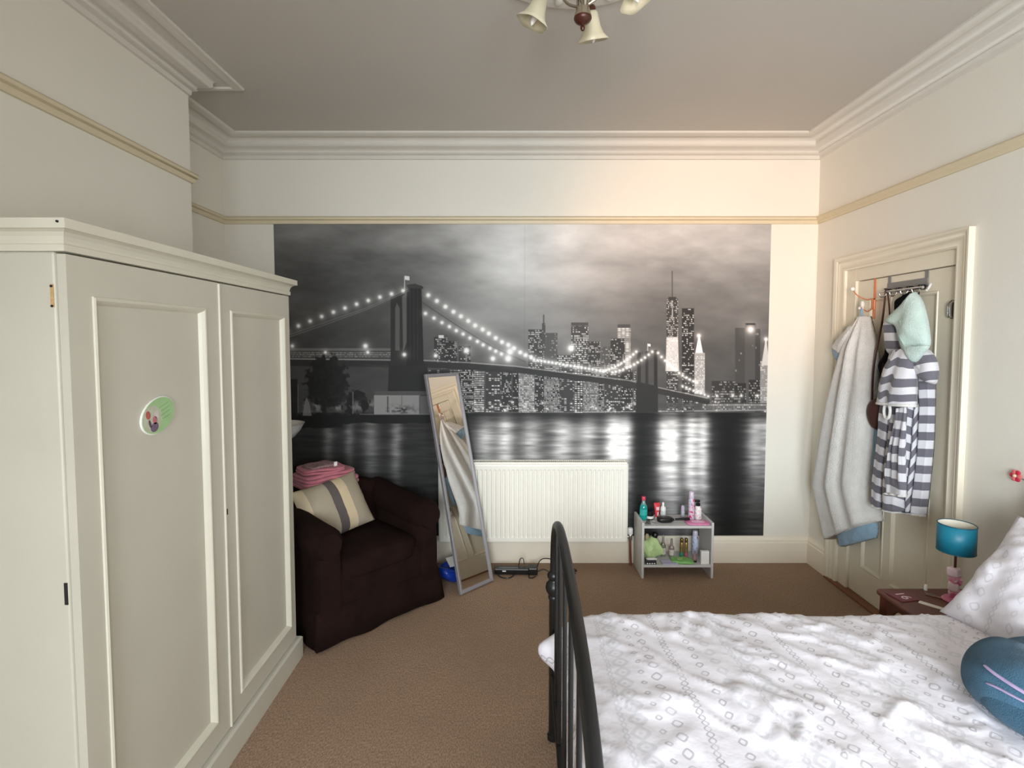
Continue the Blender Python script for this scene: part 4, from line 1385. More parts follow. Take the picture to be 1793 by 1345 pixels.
MB().soft((0.002, 0, 0.020), (0.07, 0.04, 0.004), 4, 8).build('printed_flap', mat('pale_green_flap', (168, 212, 140), 0.3, 0.1, 60), t, smooth='all')
t = thing('lash_case', 'black and clear tray of small clips at the end of lower grey shelf', 'tray', (0.933, 3.425, ZS))
MB().box(-0.036, 0.036, -0.018, 0.018, 0, 0.026).build('tray', mat('dark_tray', (40, 40, 44), 0.3, 0.3, 60), t, bevel=0.003)
for k in range(4):
    MB().box(-0.030 + k * 0.016, -0.021 + k * 0.016, -0.0195, -0.0178, 0.004, 0.012).build('clip', WHITEP, t)
MB().soft((0.008, 0.005, 0.031), (0.075, 0.026, 0.012), 3, 8).build('white_sponge', WHITEP, t, smooth='all')

# ------------------------------------------------------------------ bed
FX, HX, BY0, BY1 = 0.165, 2.035, 0.66, 2.00
BYC, BHW = (BY0 + BY1) / 2, (BY1 - BY0) / 2
bed = thing('metal_bed', 'black metal double bed with arched hoop footboard', 'bed')


def hoop(x, zb, zt, n=2.7, cnt=40):
    pts = []
    for k in range(cnt + 1):
        a = PI * k / cnt
        c, s_ = math.cos(a), math.sin(a)
        pts.append((x, BYC + BHW * math.copysign(abs(c) ** (2 / n), c), zb + (zt - zb) * abs(s_) ** (2 / n)))
    return pts


def hoop_z(y, zb, zt, n=2.7):
    u = abs(y - BYC) / BHW
    return zb + (zt - zb) * max(0, 1 - u ** n) ** (1 / n)


SK = 0.027   # the foot end stands very slightly out of square
fx = lambda x, y: x - SK * (BY1 - y) if x < 1 else x
for x, zb, zt, nm in ((FX, 0.66, 1.000, 'footboard'), (HX, 0.80, 1.16, 'headboard')):
    MB().tube([(fx(p[0], p[1]), p[1], p[2]) for p in hoop(x, zb, zt)], 0.0148, 14).build(nm + '_rail', BLACKM, bed, smooth=True)
    for y in (BY0, BY1):
        MB().lathe([(0.020, 0), (0.024, 0.004), (0.024, 0.018), (0.0185, 0.022), (0.0185, zb - 0.085), (0.022, zb - 0.080), (0.022, zb - 0.072), (0.019, zb - 0.068), (0.030, zb - 0.052), (0.033, zb - 0.036), (0.030, zb - 0.020),
                    (0.020, zb - 0.010), (0.019, zb - 0.006), (0.025, zb + 0.004), (0.026, zb + 0.014), (0.022, zb + 0.024), (0.0150, zb + 0.030)], (fx(x, y), y, 0), 18).build('post', BLACKM, bed, smooth=True)
    for y in [BYC + k * 0.2 for k in (-2.5, -1.5, -0.5, 0.5, 1.5, 2.5)]:
        MB().tube([(fx(x, y), y, 0.27), (fx(x, y), y, hoop_z(y, zb, zt) - 0.004)], 0.0066, 10).build('spindle', BLACKM, bed, smooth=True)
    MB().tube([(fx(x, BY0), BY0, 0.27), (fx(x, BY1), BY1, 0.27)], 0.012, 12).build('cross_rail', BLACKM, bed, smooth=True)
for y in (BY0 + 0.02, BY1 - 0.02):
    MB().box(FX, HX, y - 0.012, y + 0.012, 0.25, 0.30).build('side_rail', BLACKM, bed, bevel=0.003)
for k in range(10):
    MB().box(FX + 0.1 + k * 0.19, FX + 0.16 + k * 0.19, BY0 + 0.03, BY1 - 0.03, 0.286, 0.300).build('slat', wood('slat_pine', (190, 158, 112)), bed)
mt_ = MB().soft(((FX + HX) / 2 + 0.005, BYC, 0.398), (HX - FX - 0.10, BHW * 2 - 0.07, 0.20), 14, 14).build('mattress', mat('mattress_ticking', (220, 218, 214), 0.9, 0.03, 20))
tag(mt_, 'white mattress on the black metal bed under the duvet', 'mattress')

# duvet: draped sheet with creases
NXD, NYD = 190, 150


def duvet():
    u = np.linspace(0, 1, NXD)
    v = np.linspace(0, 1, NYD)
    # cloth coordinates: s runs foot to head, r runs near side to far side (metres of cloth)
    Ls, Lr = 2.02, 1.86
    S_, R_ = np.meshgrid(u * Ls, v * Lr, indexing='ij')
    foot_drop, side = 0.36, 0.27
    x0 = FX + 0.040
    rc = 0.055
    ztop = 0.522

    def fold(t, edge, drop):
        """distance along cloth -> (out, down) over a rounded edge"""
        q = t
        arc = rc * PI / 2
        out = np.where(q <= 0, q, np.where(q < arc, rc * np.sin(np.clip(q, 0, arc) / rc), rc))
        down = np.where(q <= 0, 0, np.where(q < arc, rc * (1 - np.cos(np.clip(q, 0, arc) / rc)), rc + (q - arc)))
        return out, down
    fo, fd = fold(foot_drop - S_, 0, 0)
    X = x0 + rc - fo
    no, nd = fold(side - R_, 0, 0)
    fo2, fd2 = fold(R_ - (Lr - side), 0, 0)
    ymin, ymax = BY0 + 0.03, BY1 - 0.035
    flatw = Lr - 2 * side
    Y = ymin + rc + (R_ - side) * ((ymax - ymin - 2 * rc) / flatw)
    Y = np.where(R_ < side, ymin + rc - no, Y)
    Y = np.where(R_ > Lr - side, ymax - rc + fo2, Y)
    Z = ztop - np.maximum(fd, np.maximum(nd, fd2)) - 0.0 * X
    Z = ztop - (fd + nd + fd2) + np.where((fd > 0.05) & ((nd > 0.05) | (fd2 > 0.05)), np.minimum(fd, np.maximum(nd, fd2)), 0)
    top = np.clip(1 - (fd + nd + fd2) / 0.05, 0, 1)
    # plump body of the duvet
    cx = np.clip((X - x0) / (HX - 0.28 - x0), 0, 1)
    cy = np.clip((Y - ymin) / (ymax - ymin), 0, 1)
    puff = (np.clip(np.sin(PI * cy), 0, 1) ** 0.35) * np.clip((X - x0) / 0.16, 0, 1) ** 0.5
    Z += top * 0.046 * puff
    # creases: long soft ridges fanning out from the middle, and fine rumples
    a = fbm(X * 3.0 + 2.3 * Y, Y * 1.2 - X * 0.9, 11, 4)
    r1 = 1 - np.abs(a - 0.5) * 6
    Z += top * 0.009 * np.clip(r1, 0, 1) ** 2
    a = fbm(X * 5.0 - 2.6 * Y + 7, Y * 2.2 + X * 1.4, 21, 3)
    r2 = 1 - np.abs(a - 0.48) * 9
    Z += top * 0.012 * np.clip(r2, 0, 1) ** 2 * np.exp(-((X - 0.85) / 0.55) ** 2)
    Z += top * (fbm(X * 9, Y * 9, 31, 3) - 0.5) * 0.005
    Z += top * (fbm(X * 2.6, Y * 2.6, 41, 2) - 0.5) * 0.010
    a = fbm(X * 7.0 + 5.0 * Y, Y * 3.0 - X * 2.0 + 4, 51, 3)
    Z += top * 0.007 * np.clip(1 - np.abs(a - 0.5) * 11, 0, 1) ** 1.5
    # hanging parts wave in and out; the far foot corner pokes out past the spindle
    hang = np.clip(fd / 0.08, 0, 1)
    X += hang * (0.020 * np.sin(Y * 22) + 0.012 * np.sin(Y * 47 + 1) - 0.008) * np.clip(1 - np.abs(Z - 0.40) * 2.0, 0.25, 1)
    X -= hang * 0.078 * np.exp(-((Y - 1.905) / 0.042) ** 2) * np.exp(-((Z - 0.425) / 0.060) ** 2)
    hy = np.clip((nd + fd2) / 0.08, 0, 1)
    Y += hy * np.sign(Y - BYC) * (0.014 * np.sin(X * 17) + 0.008 * np.sin(X * 39))
    Z = np.where(fd > 0.06, Z + 0.03 * np.sin(Y * 9 + 1) * np.clip((fd - 0.06) / 0.3, 0, 1), Z)
    X -= SK * (BY1 - Y) * np.clip((0.6 - X) / 0.4, 0, 1)
    vs = np.stack([X, Y, Z], -1).reshape(-1, 3).tolist()
    fs = []
    for i in range(NXD - 1):
        for j in range(NYD - 1):
            a = i * NYD + j
            fs.append((a, a + 1, a + NYD + 1, a + NYD))
    mb = MB().add(vs, fs)
    uv = np.stack([S_, R_], -1).reshape(-1, 2).tolist()
    o = mb.build('duvet', BEDDING, smooth='all', solid=0.014, uv=uv)
    tag(o, 'rumpled white duvet printed with rows of small grey diamonds', 'duvet')


duvet()
for (loc, ry, rz, w, h, lb, sd) in (((1.835, 1.600, 0.738), 49, 6, 0.72, 0.48, 'white pillow with faint grey print leaning at the bed head', 5),
                                   ((1.965, 1.640, 0.790), 70, 0, 0.70, 0.46, 'white pillow squashed behind another against the bed head', 9)):
    mb, uv = pillow_mesh(w, h, 0.17, 44, sd, 0.012, 0.10)
    # local x -> world -y ... pillow faces the foot of the bed and leans back on the headboard
    R = Matrix.Rotation(math.radians(rz), 4, 'Z') @ Matrix.Rotation(math.radians(-90), 4, 'Z') @ Matrix.Rotation(math.radians(-(90 - ry)), 4, 'X')
    o = mb.build('pillow', PILLOWC, smooth='all', uv=uv, loc=loc, rot=R.to_euler())
    tag(o, lb, 'pillow', 'pillows on the bed')

# plush toy
PLUSH = mat('teal_blue_plush', (58, 88, 108), 1.0, 0.30, 12, 0.4, 320, sheen=0.12, spec=0.05)
pl = thing('plush_toy', 'rounded teal blue plush toy lying on the duvet', 'plush toy', (1.470, 1.360, 0.655), 0.25)


def plush(v):
    d = 0.030 * math.exp(-((v.x + 0.02 - v.y * 0.3) / 0.030) ** 2) * (v.z > 0) * (1 if v.y < 0.06 else 0.3)
    d2 = 0.035 * math.exp(-((v.x - 0.07) / 0.045) ** 2 - ((v.y - 0.03) / 0.05) ** 2) * (v.z > 0)
    return (v.x, v.y, v.z - d - d2 + 0.006 * math.sin(v.x * 30) * math.cos(v.y * 26))


MB().soft((0, 0, 0), (0.42, 0.34, 0.20), 2.3, 26, fn=plush).build('body', PLUSH, pl, smooth='all')


def plush_skin(y, z, out=0.003):
    a_, b_, c_, p_ = 0.21, 0.17, 0.10, 2.3
    return (-a_ * max(0.05, 1 - abs(y / b_) ** p_ - abs(z / c_) ** p_) ** (1 / p_) - out, y, z)


LILAC = mat('lilac_felt', (158, 142, 176), 0.9, 0.08, 40)
for yz, rr_m in (([(0.055, 0.058), (0.02, 0.056), (-0.03, 0.052), (-0.08, 0.044), (-0.115, 0.034)], 0.0075), ([(0.030, 0.030), (0.005, 0.034), (-0.04, 0.034), (-0.08, 0.030)], 0.0055)):
    pth = smooth_path([plush_skin(*q) for q in yz], 8)
    nn = len(pth)
    MB().tube(pth, [rr_m * (0.35 + 0.65 * math.sin(PI * min(1, (k + 0.5) / nn * 1.1)) ** 0.5) for k in range(nn)], 8, flat=0.5).build('lilac_seam', LILAC, pl, smooth=True)
mb, uv = MB().soft((-0.155, -0.045, -0.020), (0.14, 0.22, 0.085), 2.3, 14), None
mb.build('folded_flipper', PLUSH, pl, smooth='all')

# flower string on the wall by the bed head
fw = thing('flower_string', 'string of red and pink paper flowers on wall beside bed head', 'flower string', (2.118, 2.150, 1.028))
MB().tube(smooth_path([(0.008, 0.02, 0.0), (0.008, -0.06, -0.02), (0.008, -0.20, -0.03), (0.008, -0.36, 0.01)], 8), 0.0016, 6).build('wire', mat('green_wire', (70, 96, 66)), fw, smooth=True)
for k, (dy, dz) in enumerate(((0.0, 0.0), (-0.13, -0.03), (-0.27, -0.02))):
    for q in range(6):
        a = 2 * PI * q / 6 + k
        MB().soft((-0.006, dy + 0.016 * math.cos(a), dz + 0.016 * math.sin(a)), (0.010, 0.022, 0.020), 2.2, 5).build('petal', mat('red_petal_%d' % (q % 2), ((206, 40, 70), (226, 120, 120))[q % 2], 0.6, 0.15, 60), fw, smooth='all')
    MB().soft((-0.012, dy, dz), (0.012, 0.014, 0.014), 2.2, 5).build('flower_centre', mat('cream_centre', (232, 204, 170), 0.6), fw, smooth='all')

# ------------------------------------------------------------------ bedside table, lamp and small things
MAHO = wood('reddish_brown_wood', (98, 52, 36), 4)
NZ_ = 0.48
nt_ = thing('bedside_table', 'small reddish brown wooden bedside table by the door', 'table')


def round_rect(x0, x1, y0, y1, r, n=6):
    out = []
    for cx, cy, a0 in ((x1 - r, y1 - r, 0), (x0 + r, y1 - r, PI / 2), (x0 + r, y0 + r, PI), (x1 - r, y0 + r, 1.5 * PI)):
        for k in range(n + 1):
            a = a0 + PI / 2 * k / n
            out.append((cx + r * math.cos(a), cy + r * math.sin(a)))
    return out


TX0, TX1, TY0, TY1 = 1.632, 2.030, 2.030, 2.285
MB().prism(round_rect(TX0, TX1, TY0, TY1, 0.022), NZ_ - 0.022, NZ_, 2).build('table_top', MAHO, nt_, bevel=0.008, seg=3)
for x, y in ((TX0 + 0.030, TY0 + 0.030), (TX0 + 0.030, TY1 - 0.030), (TX1 - 0.030, TY0 + 0.030), (TX1 - 0.030, TY1 - 0.030)):
    sx, sy = (-0.012 if x < 1.8 else 0.012), (-0.008 if y < 2.15 else 0.008)
    MB().tube([(x + sx, y + sy, 0), (x, y, NZ_ - 0.022)], [0.014, 0.024], 4).build('leg', MAHO, nt_)
for y in (TY0 + 0.022, TY1 - 0.034):
    pts = [(TX0 + 0.05, NZ_ - 0.022), (TX0 + 0.05, NZ_ - 0.10)]
    pts += [(TX0 + 0.075 + (TX1 - TX0 - 0.15) * k / 10, NZ_ - 0.10 + 0.05 * math.sin(PI * k / 10) ** 0.6) for k in range(11)]
    pts += [(TX1 - 0.05, NZ_ - 0.10), (TX1 - 0.05, NZ_ - 0.022)]
    MB().prism(pts, y, y + 0.012, 1).build('apron', MAHO, nt_)
for x in (TX0 + 0.024, TX1 - 0.036):
    pts = [(TY0 + 0.05, NZ_ - 0.022), (TY0 + 0.05, NZ_ - 0.11)]
    pts += [(TY0 + 0.07 + (TY1 - TY0 - 0.14) * k / 10, NZ_ - 0.11 + 0.06 * math.sin(PI * k / 10) ** 0.6) for k in range(11)]
    pts += [(TY1 - 0.05, NZ_ - 0.11), (TY1 - 0.05, NZ_ - 0.022)]
    MB().prism(pts, x, x + 0.012, 0).build('apron', MAHO, nt_)

lp = thing('table_lamp', 'table lamp with teal drum shade and pink patterned base', 'lamp', (1.892, 2.170, NZ_ + 0.0005))
MB().lathe([(0.040, 0), (0.042, 0.004), (0.036, 0.012), (0.012, 0.016)], n=20).build('foot', mat('pink_ceramic', (206, 116, 146), 0.3, 0.05, 20), lp, smooth=True)
rl = random.Random(2)
for k in range(4):
    pm = (mat('pink_ceramic', (206, 116, 146)), mat('pale_pink_ceramic', (232, 206, 212), 0.3, 0.05, 20))[k % 2]
    m3 = Matrix.Rotation(0.4 + k * 0.5, 3, 'Z') @ Matrix.Rotation((-0.18, 0.16, -0.14, 0.1)[k], 3, 'Y')
    MB().soft((0.004 * (-1) ** k, 0, 0.030 + k * 0.032), (0.044, 0.036, 0.040), 5, 8, rot=m3).build('base_block', blotch('pink_block_%d' % k, (204, 96, 132), (222, 150, 172), (236, 228, 228), 34, (0.42, 0.5, 0.56)) if k % 2 == 0 else pm, lp, smooth='all')
MB().tube([(0, 0, 0.135), (0, 0, 0.245)], 0.005, 8).build('stem', DARKBR, lp, smooth=True)
m_ = MB()
R_, z0, z1 = 0.066, 0.218, 0.334
m_.lathe([(R_, z0), (R_, z1)], n=48, capb=False, capt=False)
TEALF = mat('teal_satin', (18, 112, 136), 0.45, 0.06, 40, 0.1, 300)
m_.build('shade', TEALF, lp, smooth='all', solid=0.002)
MB().lathe([(R_ - 0.0022, z0 + 0.001), (R_ - 0.0022, z1 - 0.001)], n=48, capb=False, capt=False).build('shade_lining', mat('cream_lining', (222, 216, 200), 0.8, 0.02, 10), lp, smooth='all')
for z in (z0, z1):
    MB().tube([(R_ * math.cos(2 * PI * k / 40), R_ * math.sin(2 * PI * k / 40), z) for k in range(40)], 0.0022, 6, closed=True).build('shade_rim', mat('dark_teal_trim', (12, 74, 92), 0.5, 0.05, 20), lp, smooth='all')
for k in range(3):
    a = k * 2 * PI / 3
    MB().tube([(0, 0, 0.243), (R_ * 0.985 * math.cos(a), R_ * 0.985 * math.sin(a), 0.250)], 0.0016, 6).build('shade_spoke', CHROME, lp)
MB().lathe([(0.009, 0.243), (0.010, 0.248), (0.018, 0.268), (0.020, 0.284), (0.013, 0.300), (0, 0.305)], n=14).build('bulb', WHITEP, lp, smooth=True)


def text_mesh(name, body, size, m, parent, loc, rot, extrude=0.0003):
    cu_ = bpy.data.curves.new(name, 'FONT')
    cu_.body = body
    cu_.size = size
    cu_.extrude = extrude
    cu_.align_x = 'CENTER'
    cu_.align_y = 'CENTER'
    tmp = bpy.data.objects.new(name + '_tmp', cu_)
    me = bpy.data.meshes.new_from_object(tmp)
    bpy.data.objects.remove(tmp)
    me.materials.append(m)
    o = bpy.data.objects.new(name, me)
    COL.objects.link(o)
    o.parent = parent
    o.location = loc
    o.rotation_euler = rot
    return o


cd = thing('number_card', 'square maroon card printed 16 on the bedside table', 'card', (1.700, 2.203, NZ_ + 0.0005), 0.18)
MB().box(-0.046, 0.046, -0.040, 0.040, 0, 0.004).build('card_body', MAROON, cd, bevel=0.001)
text_mesh('numerals', '16', 0.062, mat('pale_pink_ink', (216, 190, 196), 0.5, 0.05, 30), cd, (0.0, 0.002, 0.0044), (0, 0, -PI / 2))
st = thing('paper_strip', 'narrow white paper strip with red end on the bedside table', 'paper', (1.775, 2.115, NZ_ + 0.0005), -0.85)
MB().box(-0.060, 0.030, -0.013, 0.013, 0, 0.002).build('strip', mat('cream_paper', (226, 220, 208), 0.6, 0.03, 30), st)
MB().box(0.030, 0.070, -0.013, 0.013, 0, 0.0022).build('red_end', blotch('red_white_print', (196, 66, 76), (214, 120, 124), (230, 214, 210), 70), st)
sk = thing('white_stopper', 'small white upright stopper at the back of bedside table', 'stopper', (1.845, 2.262, NZ_))
MB().lathe([(0.006, 0), (0.007, 0.002), (0.0065, 0.020), (0.005, 0.026), (0, 0.027)], n=12).build('stopper_body', WHITEP, sk, smooth=True)
MB().lathe([(0.0082, 0), (0.0082, 0.004)], n=12).build('stopper_rim', mat('grey_rim', (150, 160, 160)), sk, smooth=True)
cl = thing('hair_clip', 'flat brownish hair clip lying beside the lamp foot', 'hair clip', (1.838, 2.205, NZ_ + 0.0005), -0.75)
MB().box(-0.030, 0.030, -0.006, 0.006, 0, 0.005).build('clip_top', mat('tan_plastic', (150, 118, 96), 0.4, 0.1, 40), cl, bevel=0.002)
MB().box(-0.034, 0.010, -0.004, 0.004, 0.005, 0.008).build('clip_spring', mat('grey_clip', (120, 108, 100), 0.4, 0.1, 40), cl, bevel=0.001)

# ------------------------------------------------------------------ hooks and clothes on the door
DXF = LX0   # face of the door leaf
ck = thing('copper_hook', 'copper over-door hook with white ball tips on the door', 'hook')
MB().box(DXF - 0.004, DXF - 0.001, 3.088, 3.104, 1.72, LZ + 0.003).build('strap', COPPER, ck)
MB().box(DXF - 0.012, DXF - 0.004, 3.084, 3.108, 1.775, 1.835).build('plate', COPPER, ck, bevel=0.003)
hk = [(DXF - 0.010, 3.096, 1.84), (DXF - 0.045, 3.105, 1.835), (DXF - 0.085, 3.125, 1.86), (DXF - 0.105, 3.14, 1.895)]
MB().tube(smooth_path(hk, 6), 0.0035, 8).build('upper_prong', COPPER, ck, smooth=True)
MB().soft((DXF - 0.106, 3.141, 1.900), (0.024, 0.024, 0.024), 2, 8).build('upper_tip', WHITEP, ck, smooth='all')
hk = [(DXF - 0.010, 3.096, 1.785), (DXF - 0.040, 3.098, 1.765), (DXF - 0.060, 3.100, 1.775), (DXF - 0.070, 3.102, 1.795)]
MB().tube(smooth_path(hk, 6), 0.0035, 8).build('lower_prong', COPPER, ck, smooth=True)
MB().soft((DXF - 0.070, 3.102, 1.806), (0.020, 0.020, 0.040), 2.6, 8).build('lower_tip', WHITEP, ck, smooth='all')
MB().soft((DXF - 0.066, 3.130, 1.785), (0.020, 0.020, 0.020), 2, 8).build('side_tip', WHITEP, ck, smooth='all')

rk = thing('over_door_rack', 'grey over-door rack with chrome hook rail', 'rack')
for y in (2.978, 2.712):
    MB().box(DXF - 0.004, DXF - 0.001, y - 0.011, y + 0.011, 1.87, LZ + 0.003).build('strap', STEEL, rk)
MB().box(DXF - 0.007, DXF - 0.003, 2.702, 2.989, 1.880, 1.918).build('plate', STEEL, rk, bevel=0.001)
MB().tube([(DXF - 0.030, 2.700, 1.868), (DXF - 0.030, 3.000, 1.868)], 0.0075, 12).build('rail', CHROME, rk, smooth=True)
for y in (2.72, 2.80, 2.88, 2.96):
    MB().box(DXF - 0.036, DXF - 0.004, y - 0.007, y + 0.007, 1.858, 1.884).build('clamp', BLACKP, rk, bevel=0.002)
    MB().tube(smooth_path([(DXF - 0.030, y, 1.866), (DXF - 0.040, y, 1.845), (DXF - 0.062, y, 1.838), (DXF - 0.074, y, 1.858)], 6), 0.004, 8).build('prong', CHROME, rk, smooth=True)

ch2 = thing('coat_hook', 'small dark metal coat hook at the hinge side of door', 'hook')
MB().box(DXF - 0.005, DXF - 0.001, 2.540, 2.556, 1.70, 1.79).build('plate', mat('dark_metal_hook', (92, 84, 78), 0.35, 0.1, 20, metal=0.8), ch2, bevel=0.001)
for y in (2.541, 2.558):
    MB().tube(smooth_path([(DXF - 0.004, y, 1.785), (DXF - 0.016, y, 1.77), (DXF - 0.016, y, 1.72), (DXF - 0.010, y, 1.705)], 6), 0.0042, 8).build('prong', CHROME, ch2, smooth=True)


def hang(rows, xb, nth=72, nrow=60, folds=5, amp=0.02, ph=0.0, seed=1, pleats=None):
    """soft garment hanging against the door: rows of (y_far, z_far, y_near, z_near, depth); closed cross-section with vertical folds.
    pleats: (position across, depth factor, shift of the print) breakpoints from the near edge to the far edge"""
    R = np.array(rows, float)
    t0 = np.linspace(0, 1, len(rows))
    tt = np.linspace(0, 1, nrow)
    R = np.stack([np.interp(tt, t0, R[:, k]) for k in range(5)], 1)
    for _ in range(2):
        R[1:-1] = (R[:-2] + 2 * R[1:-1] + R[2:]) / 4
    vs, uv = [], []
    th = np.linspace(0, 2 * PI, nth, endpoint=False)
    for i in range(nrow):
        yl, zl, yr, zr, b = R[i]
        t = tt[i]
        c = np.cos(th)
        s = np.sin(th)
        k = (np.sign(c) * np.abs(c) ** 0.8 + 1) / 2
        y = yr + (yl - yr) * k
        z = zr + (zl - zr) * k
        f2 = (vnoise(k * 7 + seed, np.full_like(k, t * 3.0), seed) - 0.5) * 2
        if pleats:
            pk = np.array(pleats)
            kk = np.clip(k + 0.02 * math.sin(t * 4 + seed), 0, 1)
            dp = np.interp(kk, pk[:, 0], pk[:, 1])
            off = np.interp(kk, pk[:, 0], pk[:, 2]) + (0.008 if len(pleats) > 6 else 0.003) * f2
            grow = min(1, 0.35 + t * 1.6)
            x = xb - b * (dp * grow + 0.8 * (1 - grow)) * np.clip(s * 6, 0, 1) - 0.010 * f2
        else:
            front = np.clip(s, 0, 1) ** 0.55
            wv = np.sin(2 * PI * folds * k + ph + 1.6 * np.sin(t * 2.1 + seed) + 0.7 * np.sin(k * 9 + seed))
            x = xb - b * front - (amp * min(1, t * 3 + 0.15)) * (wv * 0.5 + 0.5 + 0.4 * f2) * front
            off = 0.010 * wv + 0.012 * f2
        x = np.where(s < 0, xb + 0.004 * s, x)
        for q in range(nth):
            vs.append((x[q], y[q], z[q]))
            uv.append((k[q], z[q] + (off[q] if s[q] > 0 else 0)))
    fs = []
    for i in range(nrow - 1):
        for q in range(nth):
            fs.append((i * nth + q, i * nth + (q + 1) % nth, (i + 1) * nth + (q + 1) % nth, (i + 1) * nth + q))
    fs.append(tuple(range(nth)))
    fs.append(tuple((nrow - 1) * nth + q for q in range(nth)))
    return MB().add(vs, fs), uv


def puff(outline, x0, depth, rings=8, sub=5, crease=0.0, seed=1):
    """bulging soft shape with a given (y, z) outline, thickness towards -x"""
    P = smooth_path([(0, a, b) for a, b in outline] + [(0, outline[0][0], outline[0][1])], sub)[:-1]
    n = len(P)
    cy, cz = sum(p.y for p in P) / n, sum(p.z for p in P) / n
    vs, fs = [], []
    for r in range(rings):
        k = 1 - r / rings
        for p in P:
            y, z = cy + (p.y - cy) * k, cz + (p.z - cz) * k
            cr = crease * math.sin(26 * (y * 1.3 + z * 0.6) + seed) * (1 - k)
            vs.append((x0 - depth * math.sqrt(max(0, 1 - k ** 2.4)) - cr, y, z))
    vs.append((x0 - depth, cy, cz))
    vs.append((x0 + 0.004, cy, cz))
    for r in range(rings - 1):
        for i in range(n):
            fs.append((r * n + i, r * n + (i + 1) % n, (r + 1) * n + (i + 1) % n, (r + 1) * n + i))
    for i in range(n):
        fs.append(((rings - 1) * n + i, (rings - 1) * n + (i + 1) % n, rings * n))
        fs.append((i, (i + 1) % n, rings * n + 1))
    mb = MB().add(vs, fs)
    return mb, [(v[1], v[2]) for v in vs]


FLEECE = mat('white_fleece', (226, 224, 220), 1.0, 0.05, 22, 0.7, 190, sheen=0.4, spec=0.1)
PALEB = mat('pale_blue_fleece', (150, 182, 206), 1.0, 0.08, 22, 0.6, 190, sheen=0.3, spec=0.1)
XB_ = DXF - 0.008
wt = thing('white_robe', 'white fleece dressing gown with pale blue lining hanging from copper hook', 'robe')
mb, uv = hang([(3.125, 1.735, 3.085, 1.735, 0.060), (3.165, 1.66, 3.055, 1.66, 0.075), (3.215, 1.56, 3.020, 1.57, 0.090), (3.27, 1.40, 2.985, 1.42, 0.105), (3.335, 1.20, 2.965, 1.25, 0.115), (3.400, 0.93, 2.955, 1.02, 0.120),
               (3.470, 0.61, 2.960, 0.75, 0.120), (3.420, 0.46, 2.940, 0.63, 0.110), (3.350, 0.285, 2.925, 0.56, 0.100)], XB_ - 0.015, folds=2.6, amp=0.035, seed=2, nrow=80)
mb.build('robe_body', FLEECE, wt, smooth='all', uv=uv)
mb, uv = hang([(3.19, 1.68, 3.10, 1.68, 0.07), (3.275, 1.61, 3.12, 1.58, 0.09), (3.335, 1.560, 3.18, 1.50, 0.09)], XB_ - 0.03, folds=1.2, amp=0.01, seed=4, nrow=24)
mb.build('sleeve', FLEECE, wt, smooth='all')
mb, uv = hang([(3.330, 1.566, 3.185, 1.51, 0.082), (3.338, 1.535, 3.20, 1.47, 0.078), (3.310, 1.490, 3.235, 1.42, 0.06)], XB_ - 0.03, folds=1.0, amp=0.008, seed=6, nrow=16)
tag(mb.build('blue_cuff', PALEB, wt, smooth='all'), 'pale blue lining of the cuff', None)
mb, uv = hang([(2.975, 1.17, 2.925, 1.17, 0.05), (2.965, 1.0, 2.915, 1.02, 0.055), (2.962, 0.85, 2.908, 0.87, 0.055), (2.960, 0.765, 2.915, 0.775, 0.045)], XB_ - 0.012, folds=1.0, amp=0.01, seed=7, nrow=24)
mb.build('blue_lining', PALEB, wt, smooth='all')
mb, uv = hang([(3.30, 0.42, 2.97, 0.545, 0.06), (3.285, 0.325, 2.962, 0.485, 0.065), (3.255, 0.275, 2.975, 0.44, 0.06)], XB_ - 0.012, folds=1.5, amp=0.01, seed=9, nrow=16)
mb.build('blue_lining', PALEB, wt, smooth='all')
MB().tube(smooth_path([(DXF - 0.066, 3.102, 1.783), (DXF - 0.072, 3.108, 1.76), (DXF - 0.060, 3.104, 1.725)], 6), 0.007, 8).build('hanging_loop', PALEB, wt, smooth=True)

# black garment
BLK = mat('black_jersey', (20, 20, 23), 0.95, 0.2, 30, 0.4, 200, spec=0.1)
bk = thing('black_garment', 'black jersey top hanging behind the striped robe', 'garment')
mb, uv = hang([(2.790, 1.850, 2.735, 1.850, 0.028), (2.890, 1.815, 2.745, 1.79, 0.035), (2.885, 1.745, 2.77, 1.72, 0.035), (2.925, 1.66, 2.80, 1.64, 0.035), (2.950, 1.52, 2.80, 1.50, 0.035), (3.010, 1.448, 2.80, 1.43, 0.035), (2.975, 1.40, 2.82, 1.36, 0.035), (2.960, 1.28, 2.83, 1.25, 0.035), (2.962, 1.12, 2.86, 1.15, 0.032), (2.985, 1.04, 2.90, 1.09, 0.028)],
              XB_ - 0.010, folds=1.6, amp=0.010, seed=12, nrow=60)
mb.build('garment_body', BLK, bk, smooth='all')
MB().tube(smooth_path([(DXF - 0.040, 2.800, 1.842), (DXF - 0.034, 2.795, 1.825), (DXF - 0.030, 2.78, 1.81)], 5), 0.004, 6).build('hanging_loop', BLK, bk, smooth=True)

